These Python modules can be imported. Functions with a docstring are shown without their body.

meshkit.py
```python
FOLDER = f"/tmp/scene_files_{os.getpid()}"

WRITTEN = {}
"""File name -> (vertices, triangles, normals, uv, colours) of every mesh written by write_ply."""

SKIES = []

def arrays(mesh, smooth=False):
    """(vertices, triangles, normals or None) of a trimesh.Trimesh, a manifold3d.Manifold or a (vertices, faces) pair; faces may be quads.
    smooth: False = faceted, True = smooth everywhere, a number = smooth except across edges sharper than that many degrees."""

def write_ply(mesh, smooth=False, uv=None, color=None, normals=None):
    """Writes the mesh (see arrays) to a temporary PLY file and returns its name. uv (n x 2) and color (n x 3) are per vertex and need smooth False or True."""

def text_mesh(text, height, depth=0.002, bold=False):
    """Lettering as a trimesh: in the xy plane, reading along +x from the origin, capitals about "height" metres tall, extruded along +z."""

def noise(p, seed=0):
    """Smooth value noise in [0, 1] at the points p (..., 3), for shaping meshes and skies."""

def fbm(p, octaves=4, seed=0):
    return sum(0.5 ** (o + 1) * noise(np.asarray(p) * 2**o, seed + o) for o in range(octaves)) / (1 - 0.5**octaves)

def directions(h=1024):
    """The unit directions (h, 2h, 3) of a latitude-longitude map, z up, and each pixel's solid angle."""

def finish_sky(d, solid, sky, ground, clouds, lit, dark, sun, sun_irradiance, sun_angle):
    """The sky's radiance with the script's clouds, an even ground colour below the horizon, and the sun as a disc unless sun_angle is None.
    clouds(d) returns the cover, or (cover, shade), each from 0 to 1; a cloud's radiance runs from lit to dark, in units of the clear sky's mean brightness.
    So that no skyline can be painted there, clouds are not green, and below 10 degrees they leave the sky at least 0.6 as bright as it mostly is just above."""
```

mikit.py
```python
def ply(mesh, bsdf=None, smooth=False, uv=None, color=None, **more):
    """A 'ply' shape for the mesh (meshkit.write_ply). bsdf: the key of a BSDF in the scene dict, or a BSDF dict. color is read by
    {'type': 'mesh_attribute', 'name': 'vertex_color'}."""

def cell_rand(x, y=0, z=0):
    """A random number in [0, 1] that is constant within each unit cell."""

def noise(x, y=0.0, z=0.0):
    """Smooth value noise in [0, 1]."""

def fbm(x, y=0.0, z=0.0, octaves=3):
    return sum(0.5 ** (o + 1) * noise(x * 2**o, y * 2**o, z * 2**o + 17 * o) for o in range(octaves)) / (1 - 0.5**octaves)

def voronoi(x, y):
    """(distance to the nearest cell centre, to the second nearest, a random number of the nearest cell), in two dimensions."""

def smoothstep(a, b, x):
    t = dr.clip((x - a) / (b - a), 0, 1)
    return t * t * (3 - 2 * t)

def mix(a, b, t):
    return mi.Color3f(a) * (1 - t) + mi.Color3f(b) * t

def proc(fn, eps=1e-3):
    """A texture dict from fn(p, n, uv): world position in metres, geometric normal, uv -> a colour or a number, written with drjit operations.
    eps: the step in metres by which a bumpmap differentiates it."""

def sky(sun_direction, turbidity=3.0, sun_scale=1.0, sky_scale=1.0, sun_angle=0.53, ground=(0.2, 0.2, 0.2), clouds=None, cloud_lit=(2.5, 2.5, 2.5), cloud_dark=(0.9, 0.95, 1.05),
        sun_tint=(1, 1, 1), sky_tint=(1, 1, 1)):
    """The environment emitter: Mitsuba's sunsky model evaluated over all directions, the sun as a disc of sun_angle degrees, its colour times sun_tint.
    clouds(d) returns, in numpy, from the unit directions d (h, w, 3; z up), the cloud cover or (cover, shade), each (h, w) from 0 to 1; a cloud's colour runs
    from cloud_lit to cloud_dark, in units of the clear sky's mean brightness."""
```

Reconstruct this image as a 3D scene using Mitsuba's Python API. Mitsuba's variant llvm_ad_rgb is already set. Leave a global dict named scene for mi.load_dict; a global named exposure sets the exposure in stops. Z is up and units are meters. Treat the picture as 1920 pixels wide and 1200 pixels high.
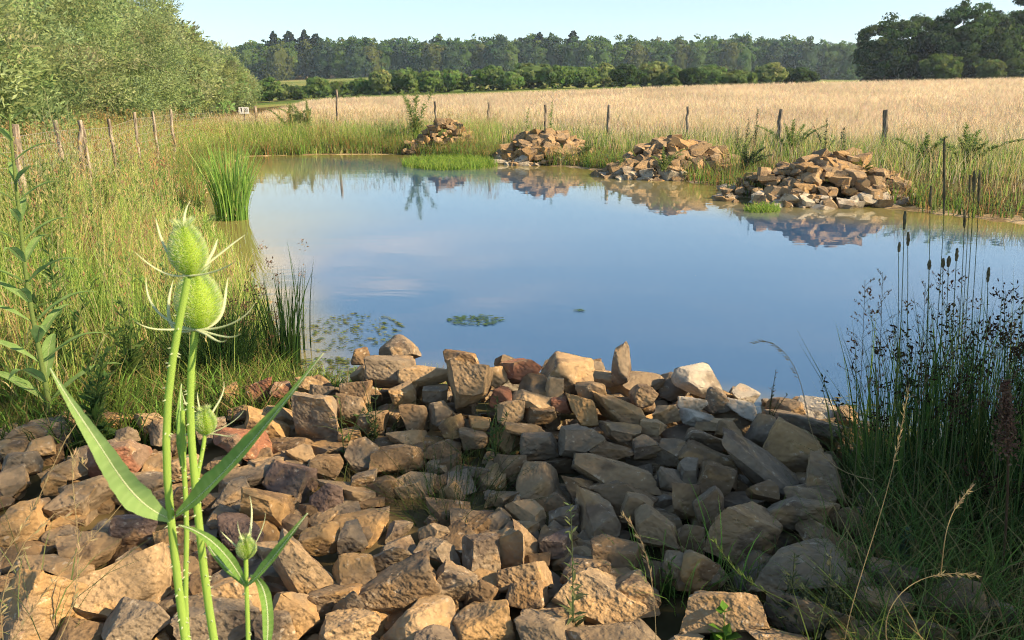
import math, random
import numpy as np, trimesh, manifold3d, drjit as dr, mitsuba as mi
import mikit, meshkit
from scipy.spatial import HalfspaceIntersection
from mikit import proc, fbm, noise, smoothstep, mix, voronoi

# ------------------------------------------------------------------ camera, sky, exposure
T = mi.ScalarTransform4f
EYE = np.array([0.0, 0.0, 1.8])
PITCH, FPX = math.radians(15.47), 1500.0            # focal length in pixels of the 1920 wide photograph
FWD = np.array([0, math.cos(PITCH), -math.sin(PITCH)])
UPV = np.array([0, math.sin(PITCH), math.cos(PITCH)])
scene, labels = {}, {}
scene['camera'] = {'type': 'thinlens', 'fov': 2 * math.degrees(math.atan(960 / FPX)), 'fov_axis': 'x',
                   'aperture_radius': 0.0007, 'focus_distance': 6.0, 'near_clip': 0.05, 'far_clip': 5000.0,
                   'to_world': T().look_at(origin=EYE.tolist(), target=(EYE + FWD).tolist(), up=[0, 0, 1]),
                   'medium': {'type': 'ref', 'id': 'air'}}
SUN = np.array([0.90, -0.30, 0.66])
SUN = SUN / np.linalg.norm(SUN)


def cloud_cover(d):
    """thin fair-weather streaks low in the north-west, almost none elsewhere"""
    n = meshkit.fbm(np.stack([d[..., 0] * 5, d[..., 1] * 5, d[..., 2] * 30], -1) + 3.7, 4, seed=5)
    el = np.degrees(np.arcsin(np.clip(d[..., 2], -1, 1)))
    az = np.degrees(np.arctan2(d[..., 0], d[..., 1]))
    west = np.exp(-((az + 14) / 13) ** 2)
    streak = np.exp(-((el - 14 - 0.08 * az) / 1.5) ** 2) + 0.7 * np.exp(-((el - 10.3) / 1.9) ** 2) + 0.35 * np.exp(-((el - 19) / 4) ** 2)
    return np.clip(np.clip((n - 0.36) / 0.3, 0, 1) * streak * west * 0.85 + 0.10 * np.clip((n - 0.5) / 0.25, 0, 1) * np.exp(-((el - 14) / 9) ** 2), 0, 0.85)


scene['sky_light'] = mikit.sky(SUN.tolist(), turbidity=3.2, sky_scale=1.15, sun_scale=1.15, sun_tint=(1.0, 0.95, 0.84), sky_tint=(1.06, 1.0, 0.93), clouds=cloud_cover, cloud_lit=(2.6, 2.25, 2.0), ground=(0.14, 0.13, 0.08))
exposure = 2.7

rng = np.random.default_rng(11)


# ------------------------------------------------------------------ helpers
def ray(px, py):
    return FWD + np.array([1, 0, 0]) * (px - 960) / FPX + UPV * (600 - py) / FPX


def at(px, py, t):
    """the point seen at a pixel of the photograph, t metres deep"""
    return EYE + ray(px, py) * t


def on_plane(px, py, z=0.0):
    d = ray(px, py)
    return EYE + d * ((z - EYE[2]) / d[2])


def at_y(px, py, y):
    d = ray(px, py)
    return EYE + d * (y / d[1])


def on_surface(px, py, fn, t0=1.0, t1=60.0):
    d, t = ray(px, py), t0
    while t < t1:
        p = EYE + d * t
        if p[2] <= fn(p[0], p[1]):
            return p
        t *= 1.008
    return EYE + d * t1


def numbered(name, table=None):
    table = labels if table is None else table
    used = lambda k: k in labels or k in scene
    if not used(name):
        return name
    i = 1
    while used(f'{name}_{i:03d}'):
        i += 1
    return f'{name}_{i:03d}'


def tag(key, label=None, cat=None, group=None, kind=None):
    labels[key] = {k: v for k, v in dict(label=label, category=cat, group=group, kind=kind).items() if v}


def thing(name, label, cat, group=None):
    key = numbered(name)
    tag(key, label, cat, group)
    return key


def part(parent, name, arr, bsdf, smooth=False, label=None, kind=None):
    """one mesh under a thing; arr = (v, f[, colour])"""
    key = numbered(f'{parent}__{name}')
    put(key, arr, bsdf, smooth)
    if label or kind:
        tag(key, label, kind=kind)
    return key


def put(key, arr, bsdf, smooth=False, uv=None):
    v, f = arr[0], arr[1]
    c = arr[2] if len(arr) > 2 else None
    scene[key] = mikit.ply((v, f), bsdf, smooth=smooth, uv=uv, color=c)


def solo(name, arr, bsdf, label, cat, group=None, smooth=False, kind=None, uv=None):
    key = numbered(name)
    tag(key, label, cat, group, kind)
    put(key, arr, bsdf, smooth, uv)
    return key


def cat(parts):
    parts = [p for p in parts if p is not None and len(p[0])]
    vs, fs, cs, n = [], [], [], 0
    for p in parts:
        vs.append(p[0]); fs.append(np.asarray(p[1]) + n); n += len(p[0])
        if len(p) > 2:
            cs.append(p[2])
    return (np.vstack(vs), np.vstack(fs), np.vstack(cs)) if cs else (np.vstack(vs), np.vstack(fs))


def unit(a):
    return a / np.maximum(np.linalg.norm(a, axis=-1, keepdims=True), 1e-9)


def tube(pts, rad, sides=6, color=None, flat=1.0, caps=True):
    p = np.asarray(pts, float)
    r = np.broadcast_to(np.asarray(rad, float), (len(p),))
    t = unit(np.gradient(p, axis=0))
    ref = np.array([0.31, 0.11, 0.94]) if abs(t[:, 2]).mean() < 0.85 else np.array([0.97, 0.2, 0.1])
    a = unit(np.cross(t, ref)); b = np.cross(t, a)
    ang = np.arange(sides) * 2 * np.pi / sides
    v = p[:, None] + r[:, None, None] * (np.cos(ang)[None, :, None] * a[:, None] + flat * np.sin(ang)[None, :, None] * b[:, None])
    v = v.reshape(-1, 3)
    i, j = np.meshgrid(np.arange(len(p) - 1), np.arange(sides), indexing='ij')
    q = np.stack([i * sides + j, i * sides + (j + 1) % sides, (i + 1) * sides + (j + 1) % sides, (i + 1) * sides + j], -1).reshape(-1, 4)
    f = np.vstack([q[:, [0, 1, 2]], q[:, [0, 2, 3]]])
    if caps:
        n0 = len(v)
        v = np.vstack([v, p[:1], p[-1:]])
        k = np.arange(sides); e = (len(p) - 1) * sides
        f = np.vstack([f, np.stack([(k + 1) % sides, k, np.full(sides, n0)], 1), np.stack([e + k, e + (k + 1) % sides, np.full(sides, n0 + 1)], 1)])
    if color is None:
        return v, f
    return v, f, np.broadcast_to(np.asarray(color, float), (len(v), 3)).copy()


def spline(pts, n):
    from scipy.interpolate import CubicSpline, interp1d
    p = np.asarray(pts, float)
    s = np.concatenate([[0], np.cumsum(np.linalg.norm(np.diff(p, axis=0), axis=1))])
    q = np.linspace(0, s[-1], n)
    return CubicSpline(s, p)(q) if len(p) > 2 else interp1d(s, p, axis=0)(q)


def blades(base, h, az, lean, width, col, nseg=3, curl=0.0, face=None, tip=None):
    """many tapered, bending blades at once: base n x 3, h and lean (metres sideways at the tip), az direction of lean"""
    n = len(base)
    h, az, lean, width, curl = (np.broadcast_to(np.asarray(q, float), (n,)) for q in (h, az, lean, width, curl))
    dirv = np.stack([np.cos(az), np.sin(az), 0 * az], 1)
    fa = rng.uniform(0, 2 * np.pi, n) if face is None else face
    side = np.stack([np.cos(fa), np.sin(fa), 0 * fa], 1)
    ss = np.linspace(0, 1, nseg + 1)
    vs = []
    for s in ss[:-1]:
        c = base + dirv * (lean * s ** 2)[:, None] + np.array([0, 0, 1.0]) * (h * (s - curl * s ** 3))[:, None]
        w = (width * (1 - 0.75 * s ** 1.5) * 0.5)[:, None]
        vs += [c - side * w, c + side * w]
    vs.append(base + dirv * lean[:, None] + np.array([0, 0, 1.0]) * (h * (1 - curl))[:, None])
    k = len(vs)
    v = np.stack(vs, 1).reshape(-1, 3)
    f = []
    for i in range(nseg - 1):
        a = 2 * i
        f += [[a, a + 1, a + 3], [a, a + 3, a + 2]]
    f.append([k - 3, k - 2, k - 1])
    f = (np.array(f)[None] + (np.arange(n) * k)[:, None, None]).reshape(-1, 3)
    col = np.broadcast_to(np.asarray(col, float), (n, 3))
    c = np.repeat(col[:, None], k, 1)
    if tip is not None:
        w = np.repeat(np.append(np.repeat(ss[:-1], 2), 1.0)[None, :, None], n, 0) ** 2
        c = c * (1 - w) + np.broadcast_to(np.asarray(tip, float), (n, 3))[:, None] * w
    return v, f, c.reshape(-1, 3)


def leaves(cen, dirv, nor, length, width, col):
    """rhombic leaves: n x 3 base points, direction, normal"""
    n = len(cen)
    dirv = unit(dirv); side = unit(np.cross(dirv, nor))
    length = np.broadcast_to(np.asarray(length, float), (n,))[:, None]; width = np.broadcast_to(np.asarray(width, float), (n,))[:, None]
    nn = unit(np.cross(side, dirv))
    mid = cen + dirv * length * 0.45
    v = np.stack([cen, mid - side * width / 2 + nn * width * 0.12, cen + dirv * length, mid + side * width / 2 + nn * width * 0.12], 1).reshape(-1, 3)
    f = (np.array([[0, 1, 2], [0, 2, 3]])[None] + (np.arange(n) * 4)[:, None, None]).reshape(-1, 3)
    return v, f, np.repeat(np.broadcast_to(np.asarray(col, float), (n, 3))[:, None], 4, 1).reshape(-1, 3)


def rand_dirs(n, g=None):
    g = rng if g is None else g
    return unit(g.normal(size=(n, 3)))


def palette(cols, n, jitter=0.15, p=None, g=None):
    g = rng if g is None else g
    cols = np.asarray(cols, float)
    c = cols[g.choice(len(cols), n, p=p)]
    return np.clip(c * (1 + jitter * g.normal(size=(n, 1))) * (1 + 0.06 * g.normal(size=(n, 3))), 0.005, 0.9)


def sstep(a, b, x):
    t = np.clip((np.asarray(x, float) - a) / (b - a), 0, 1)
    return t * t * (3 - 2 * t)


# ------------------------------------------------------------------ materials
def stone_colour(p, n, uv):
    """uv.x picks the kind of stone, uv.y is the stone's own random number"""
    k, r = uv.x * 8.0, uv.y * 37.0
    cols = [(0.305, 0.195, 0.09), (0.325, 0.228, 0.128), (0.19, 0.15, 0.105), (0.165, 0.11, 0.06), (0.22, 0.10, 0.06), (0.41, 0.365, 0.29), (0.13, 0.093, 0.078), (0.25, 0.175, 0.10)]
    base = mi.Color3f(cols[0])
    for i in range(1, 8):
        base = dr.select(k > i, mi.Color3f(cols[i]), base)
    a = fbm(p.x * 5 + r, p.y * 5, p.z * 5 + r, 4)
    b = fbm(p.x * 14 + r, p.y * 14 + 5, p.z * 14, 4)
    c = fbm(p.x * 60, p.y * 60 + r, p.z * 60, 3)
    grey = mi.Color3f(0.165, 0.132, 0.094)
    out = mix(base, grey, 0.75 * smoothstep(0.46, 0.66, a))
    out = mix(out, mi.Color3f(0.36, 0.215, 0.085), 0.40 * smoothstep(0.55, 0.72, b))
    out = mix(out, mi.Color3f(0.07, 0.05, 0.04), 0.6 * smoothstep(0.60, 0.72, fbm(p.x * 9 - r, p.y * 9, p.z * 9 + 9, 4)))
    out = mix(out, mi.Color3f(0.40, 0.345, 0.265), 0.5 * smoothstep(0.66, 0.76, c) * smoothstep(0.4, 0.6, b))
    return out * (0.62 + 0.5 * c + 0.28 * b)


def stone_height(p, n, uv):
    r = uv.y * 37.0
    return 0.16 * fbm(p.x * 26 + r, p.y * 26, p.z * 26, 3) + 0.36 * fbm(p.x * 85, p.y * 85 + r, p.z * 85, 4)


scene['stone_surface'] = {'type': 'bumpmap', 'arbitrary': proc(stone_height, eps=0.002), 'scale': 0.042,
                          'bsdf': {'type': 'principled', 'base_color': proc(stone_colour), 'roughness': 0.85, 'specular': 0.25}}
scene['leaf_surface'] = {'type': 'principledthin', 'base_color': {'type': 'mesh_attribute', 'name': 'vertex_color'}, 'roughness': 0.75, 'diff_trans': 0.95, 'eta': 1.35}


def bark_colour(p, n, uv):
    s = fbm(p.x * 45, p.y * 45, p.z * 5, 4)
    b = fbm(p.x * 9, p.y * 9, p.z * 4, 3)
    return mix(mi.Color3f(0.10, 0.08, 0.065), mi.Color3f(0.36, 0.31, 0.25), smoothstep(0.3, 0.7, s)) * (0.6 + 0.8 * b)


scene['weathered_wood'] = {'type': 'twosided', 'bsdf': {'type': 'diffuse', 'reflectance': proc(bark_colour)}}


def soil_colour(p, n, uv):
    a = fbm(p.x * 1.3, p.y * 1.3, 0.0, 4)
    b = fbm(p.x * 11, p.y * 11, 3.0, 4)
    c = mix(mi.Color3f(0.055, 0.050, 0.024), mi.Color3f(0.13, 0.10, 0.05), smoothstep(0.35, 0.65, a))
    return c * (0.5 + b)


def mud_colour(p, n, uv):
    a = fbm(p.x * 2.3, p.y * 2.3, 0.0, 4)
    b = fbm(p.x * 17, p.y * 17, 3.0, 4)
    c = mix(mi.Color3f(0.20, 0.145, 0.08), mi.Color3f(0.40, 0.31, 0.185), smoothstep(0.35, 0.65, a))
    return c * (0.55 + 0.8 * b)


def field_colour(p, n, uv):
    a = fbm(p.x * 0.10, p.y * 0.16, 0.0, 4)
    b = fbm(p.x * 2.0, p.y * 2.0, 3.0, 4)
    rows = 0.5 + 0.5 * dr.sin((p.x * 0.35 + p.y * 0.94) * 9.0 + 5 * a)
    c = mix(mi.Color3f(0.52, 0.42, 0.28), mi.Color3f(0.60, 0.51, 0.37), smoothstep(0.35, 0.65, a))
    return c * (0.6 + 0.6 * b + 0.10 * rows)


def meadow_colour(p, n, uv):
    a = fbm(p.x * 0.05, p.y * 0.05, 0.0, 4)
    b = fbm(p.x * 0.8, p.y * 0.8, 3.0, 4)
    c = mix(mi.Color3f(0.10, 0.15, 0.04), mi.Color3f(0.22, 0.23, 0.08), smoothstep(0.4, 0.62, a))
    return c * (0.6 + 0.8 * b)


def straw_colour(p, n, uv):
    b = fbm(p.x * 0.3, p.y * 0.3, 3.0, 4)
    return mi.Color3f(0.50, 0.38, 0.19) * (0.6 + 0.8 * b)


for name, fn in dict(soil=soil_colour, mud=mud_colour, field_soil=field_colour, meadow_soil=meadow_colour, far_straw=straw_colour).items():
    scene[name] = {'type': 'diffuse', 'reflectance': proc(fn)}


def ripple(p, n, uv):
    return fbm(p.x * 1.1, p.y * 3.2, 0.0, 3) + 0.22 * noise(p.x * 6.0, p.y * 13.0, 1.0)


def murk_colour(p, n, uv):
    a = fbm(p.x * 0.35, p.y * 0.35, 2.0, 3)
    deep, silt_reflection = mi.Color3f(0.032, 0.086, 0.19), mi.Color3f(0.22, 0.19, 0.065)
    return mix(silt_reflection, deep, smoothstep(0.0, 0.72, uv.x + 0.2 * (a - 0.5)))  # shallow silt, and the olive reflection of the far bank painted into the colour


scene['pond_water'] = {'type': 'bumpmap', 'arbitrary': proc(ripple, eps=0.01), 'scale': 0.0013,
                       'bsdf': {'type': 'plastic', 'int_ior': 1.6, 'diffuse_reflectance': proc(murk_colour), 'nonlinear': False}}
scene['air'] = {'type': 'homogeneous', 'albedo': {'type': 'rgb', 'value': [0.93, 0.95, 0.97]}, 'sigma_t': {'type': 'rgb', 'value': [0.00022, 0.00027, 0.00036]}, 'phase': {'type': 'hg', 'g': 0.3}}

# ------------------------------------------------------------------ terrain
shore_px = [(440, 305), (470, 293), (600, 290), (760, 290), (860, 297), (930, 306), (1060, 313), (1140, 323), (1250, 336), (1340, 350), (1375, 369), (1500, 381), (1600, 384),
            (1700, 396), (1800, 407), (1920, 421)]
SHORE = [tuple(on_plane(x, y)[:2]) for x, y in shore_px]
SHORE += [(9.6, 9.6), (9.0, 7.0), (6.5, 5.0), (4.2, 4.0), (3.0, 3.7), (2.2, 3.75), (1.75, 4.05), (1.2, 4.45), (0.5, 4.75), (-0.4, 4.85), (-1.15, 4.8), (-1.55, 5.0)]
SHORE += [tuple(on_plane(x, y)[:2]) for x, y in [(535, 640), (500, 560), (455, 490), (415, 445), (385, 405), (390, 350), (415, 318)]]
SHORE = np.array(SHORE)


def pond_sd(x, y):
    """distance to the shoreline, negative in the pond"""
    x, y = np.asarray(x, float), np.asarray(y, float)
    best, inside = np.full(x.shape, 1e9), np.zeros(x.shape, bool)
    for (ax, ay), (bx, by) in zip(SHORE, np.roll(SHORE, -1, 0)):
        ex, ey = bx - ax, by - ay
        t = np.clip(((x - ax) * ex + (y - ay) * ey) / (ex * ex + ey * ey), 0, 1)
        best = np.minimum(best, np.hypot(x - ax - t * ex, y - ay - t * ey))
        cond = (ay > y) != (by > y)
        inside ^= cond & (x < ax + (y - ay) * ex / (ey if ey else 1e-9))
    return np.where(inside, -best, best)


def edge(table):
    u, s = [], []
    for px, py in table:
        d = ray(px, py)
        u.append(d[0] / d[1]); s.append(d[2] / d[1])
    return np.array(u), np.array(s)


CREST = edge([(0, 212), (300, 207), (480, 203), (620, 190), (900, 181), (1300, 166), (1600, 158), (1920, 151)])
ORCH = edge([(0, 205), (300, 200), (480, 194), (620, 184), (750, 178), (1000, 168), (1160, 163), (1300, 166), (1600, 158), (1920, 151)])
WOOD = edge([(0, 165), (400, 156), (560, 150), (740, 143), (1000, 143), (1600, 150), (1920, 150)])
Y_CREST, Y_ORCH, Y_WOOD = 72.0, 112.0, 330.0


def ground(x, y):
    x, y = np.asarray(x, float), np.asarray(y, float)
    sd = pond_sd(x, y)
    n = meshkit.fbm(np.stack([x * 0.7, y * 0.7, 0 * x], -1), 3, seed=3) - 0.5
    bank = 0.02 + 0.38 * sstep(0.1, 2.3, sd) + 0.10 * n * sstep(0.2, 1.5, sd)
    near = sstep(5.6, 4.4, y) * np.maximum(sstep(-2.6, -1.4, x), sstep(4.1, 3.4, y) * sstep(-5.0, -3.4, x)) * sstep(4.2, 3.2, x)
    bank = bank * (1 - near) + near * (0.03 + 0.17 * sstep(0.0, 1.4, sd))
    bed = -0.03 - 0.28 * np.minimum(-sd, 2.2) + 0.02 * n
    z = np.where(sd < 0, bed, bank)
    yy = np.maximum(y, 10.0)
    u = x / yy
    zc = 1.8 + Y_CREST * np.interp(u, *CREST)
    zo = 1.8 + Y_ORCH * np.interp(u, *ORCH)
    zw = 1.8 + Y_WOOD * np.interp(u, *WOOD)
    t1 = np.clip((y - 26) / (Y_CREST - 26), 0, 1)
    far = 0.40 + (zc - 0.40) * t1 ** 1.1
    far = np.where(y > Y_CREST, zc + (zo - zc) * (y - Y_CREST) / (Y_ORCH - Y_CREST), far)
    t3 = np.clip((y - Y_ORCH) / (Y_WOOD - Y_ORCH), 0, 1)
    far = np.where(y > Y_ORCH, zo + (zw - zo) * t3 - 0.6 * np.sin(np.pi * np.clip(t3 * 1.6, 0, 1)), far)
    far = np.where(y > Y_WOOD, zw + 0.055 * (y - Y_WOOD), far)
    k = sstep(24, 32, y) * sstep(0.2, 3.5, sd)
    return z * (1 - k) + far * k


def geo(a, b, fine, far_, ratio=1.07):
    mid = list(np.arange(a, b + 1e-6, fine))
    lo, hi, s = [], [], fine
    p = a
    while p > -far_:
        s *= ratio; p -= s; lo.append(p)
    s, p = fine, b
    while p < far_:
        s *= ratio; p += s; hi.append(p)
    return np.array(lo[::-1] + mid + hi)


gx, gy = geo(-14, 16, 0.24, 620), geo(-2, 34, 0.24, 620)
gy = np.sort(np.concatenate([gy, [Y_CREST, Y_ORCH, Y_WOOD]]))
GX, GY = np.meshgrid(gx, gy, indexing='ij')
GZ = ground(GX, GY)
V = np.stack([GX, GY, GZ], -1).reshape(-1, 3)
ii, jj = np.meshgrid(np.arange(len(gx) - 1), np.arange(len(gy) - 1), indexing='ij')
Q = np.stack([ii * len(gy) + jj, (ii + 1) * len(gy) + jj, (ii + 1) * len(gy) + jj + 1, ii * len(gy) + jj + 1], -1).reshape(-1, 4)
cen = V[Q].mean(1)
csd = pond_sd(cen[:, 0], cen[:, 1])
FENCE_X = np.array([-14, -9.4, -2, 3, 7, 11, 30, 900.0]); FENCE_Y = np.array([40, 39, 36, 33, 30, 26, 24, 24.0])
in_field = (cen[:, 1] > np.interp(cen[:, 0], FENCE_X, FENCE_Y) + 1.0) & (cen[:, 1] < Y_CREST) & (cen[:, 0] > -14 - 0.12 * (cen[:, 1] - 40))
region = np.where(in_field, 2, np.where(cen[:, 1] > Y_CREST, 3, np.where(csd < np.where((cen[:, 1] > 14) & (cen[:, 0] < 2), 0.22, np.where(cen[:, 1] < 5.4, 0.0, 0.4)), 1, 0)))
valley = (cen[:, 1] > 190) & (cen[:, 1] < 262) & (cen[:, 0] > -95) & (cen[:, 0] < -68)
region = np.where(valley, 4, region)
region = np.where(cen[:, 1] > Y_WOOD - 2, 0, region)
for rid, (name, mat) in enumerate([('ground', 'soil'), ('pond_bed', 'mud'), ('grain_field', 'field_soil'), ('meadow', 'meadow_soil'), ('stubble_field', 'far_straw')]):
    q = Q[region == rid]
    used, inv = np.unique(q, return_inverse=True)
    q = inv.reshape(q.shape)
    put(name, (V[used], np.vstack([q[:, [0, 1, 2]], q[:, [0, 2, 3]]])), mat, smooth=True)
    tag(name, kind='structure')

# water: a sheet clipped a little outside the shoreline so that it meets the bank
wx, wy = np.arange(-14, 16.01, 0.25), np.arange(3, 36.01, 0.25)
WX, WY = np.meshgrid(wx, wy, indexing='ij')
WSD = pond_sd(WX, WY)
WV = np.stack([WX, WY, 0 * WX], -1).reshape(-1, 3)
ii, jj = np.meshgrid(np.arange(len(wx) - 1), np.arange(len(wy) - 1), indexing='ij')
WQ = np.stack([ii * len(wy) + jj, (ii + 1) * len(wy) + jj, (ii + 1) * len(wy) + jj + 1, ii * len(wy) + jj + 1], -1).reshape(-1, 4)
WQ = WQ[WSD.reshape(-1)[WQ].min(1) < 0.35]
used, inv = np.unique(WQ, return_inverse=True)
WQ = inv.reshape(WQ.shape)
depth = np.clip(-WSD.reshape(-1)[used] / (1.0 + 4.6 * sstep(8, 14, WV[used][:, 1])), 0, 1)  # distance from shore; far band widened to carry the painted bank reflection
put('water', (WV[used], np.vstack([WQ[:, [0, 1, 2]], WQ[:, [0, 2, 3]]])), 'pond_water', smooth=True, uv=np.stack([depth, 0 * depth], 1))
tag('water', kind='structure')


# ------------------------------------------------------------------ trees
def crown_mesh(g, clumps, per, leaf, wid, cols, spread, droop=0.0, p=None, jitter=0.18, flatten=0.6, tang=True, mid=None):
    """leaf faces in clumps: clumps n x 4 (x, y, z, radius)"""
    m = len(clumps)
    own = palette(cols, m, jitter, p, g)
    idx = np.repeat(np.arange(m), per)
    n = len(idx)
    d = rand_dirs(n, g)
    rad = clumps[idx, 3] * g.uniform(0.25, 1.0, n) ** 0.5
    d[:, 2] *= flatten
    cen = clumps[idx, :3] + d * rad[:, None] * spread
    out = unit(d + 0.55 * g.normal(size=(n, 3)) + np.array([0, 0, -droop]))
    nor = unit(d + 0.8 * g.normal(size=(n, 3)) + np.array([0, 0, 0.5]))
    if tang:
        if mid is not None:
            d = unit(d + 0.6 * unit(clumps[idx, :3] - mid))
        nor = unit(d + 0.35 * g.normal(size=(n, 3)))
        out = np.cross(nor, rand_dirs(n, g))
        cen = cen - unit(out) * leaf * 0.4
    col = own[idx] * (1 + 0.14 * g.normal(size=(n, 1)))
    return leaves(cen, out, nor, leaf * g.uniform(0.6, 1.3, n), wid * g.uniform(0.6, 1.3, n), np.clip(col, 0.005, 0.8))


def ellipsoid_clumps(g, n, c, rx, ry, rz, r0, r1, seed, rough=0.35, lower=-0.75):
    out = []
    while len(out) < n:
        d = rand_dirs(1, g)[0]
        if d[2] < lower:
            continue
        k = 0.72 + 0.36 * meshkit.fbm(np.array([d * 2.1 + seed]), 3, seed=seed)[0] - 0.0
        k *= 1 + rough * (meshkit.noise(np.array([d * 3.3 + seed * 1.7]), seed)[0] - 0.5)
        rad = k * g.uniform(0.45, 1.0) ** 0.35
        out.append([c[0] + d[0] * rx * rad, c[1] + d[1] * ry * rad, c[2] + d[2] * rz * rad, g.uniform(r0, r1)])
    return np.array(out)


def limbs(g, base, top, r, tips, bend=0.06, sides=6):
    """a tapered trunk with limbs running to some of the clumps"""
    base, top = np.asarray(base, float), np.asarray(top, float)
    mid = [base + (top - base) * s + g.normal(size=3) * bend * np.linalg.norm(top - base) * np.array([1, 1, 0]) * math.sin(math.pi * s) for s in np.linspace(0, 1, 6)]
    parts = [tube(mid, np.linspace(r, r * 0.25, 6), sides)]
    for q in tips:
        s = g.uniform(0.25, 0.8)
        a = base + (top - base) * s
        m = a + (q - a) * 0.5 + np.array([0, 0, 0.06]) * np.linalg.norm(q - a)
        parts.append(tube(spline([a, m, q], 5), np.linspace(r * 0.42 * (1.1 - s), r * 0.06, 5), 5))
    return cat(parts)


def inner_mass(g, c, rx, ry, rz, col, seed, sub=3):
    v = np.array(_ball[sub].vertices)
    k = 0.66 + 0.4 * meshkit.fbm(v * 2.3 + seed, 4, seed=seed % 97)
    col = np.clip(np.array(col) * (0.55 + 0.9 * meshkit.noise(v * 7.0 + seed, 3)[:, None]), 0.004, 0.6)
    return v * k[:, None] * [rx, ry, rz] + c, np.array(_ball[sub].faces), col


_ball = {k: trimesh.creation.icosphere(subdivisions=k) for k in (2, 3, 4)}


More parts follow.
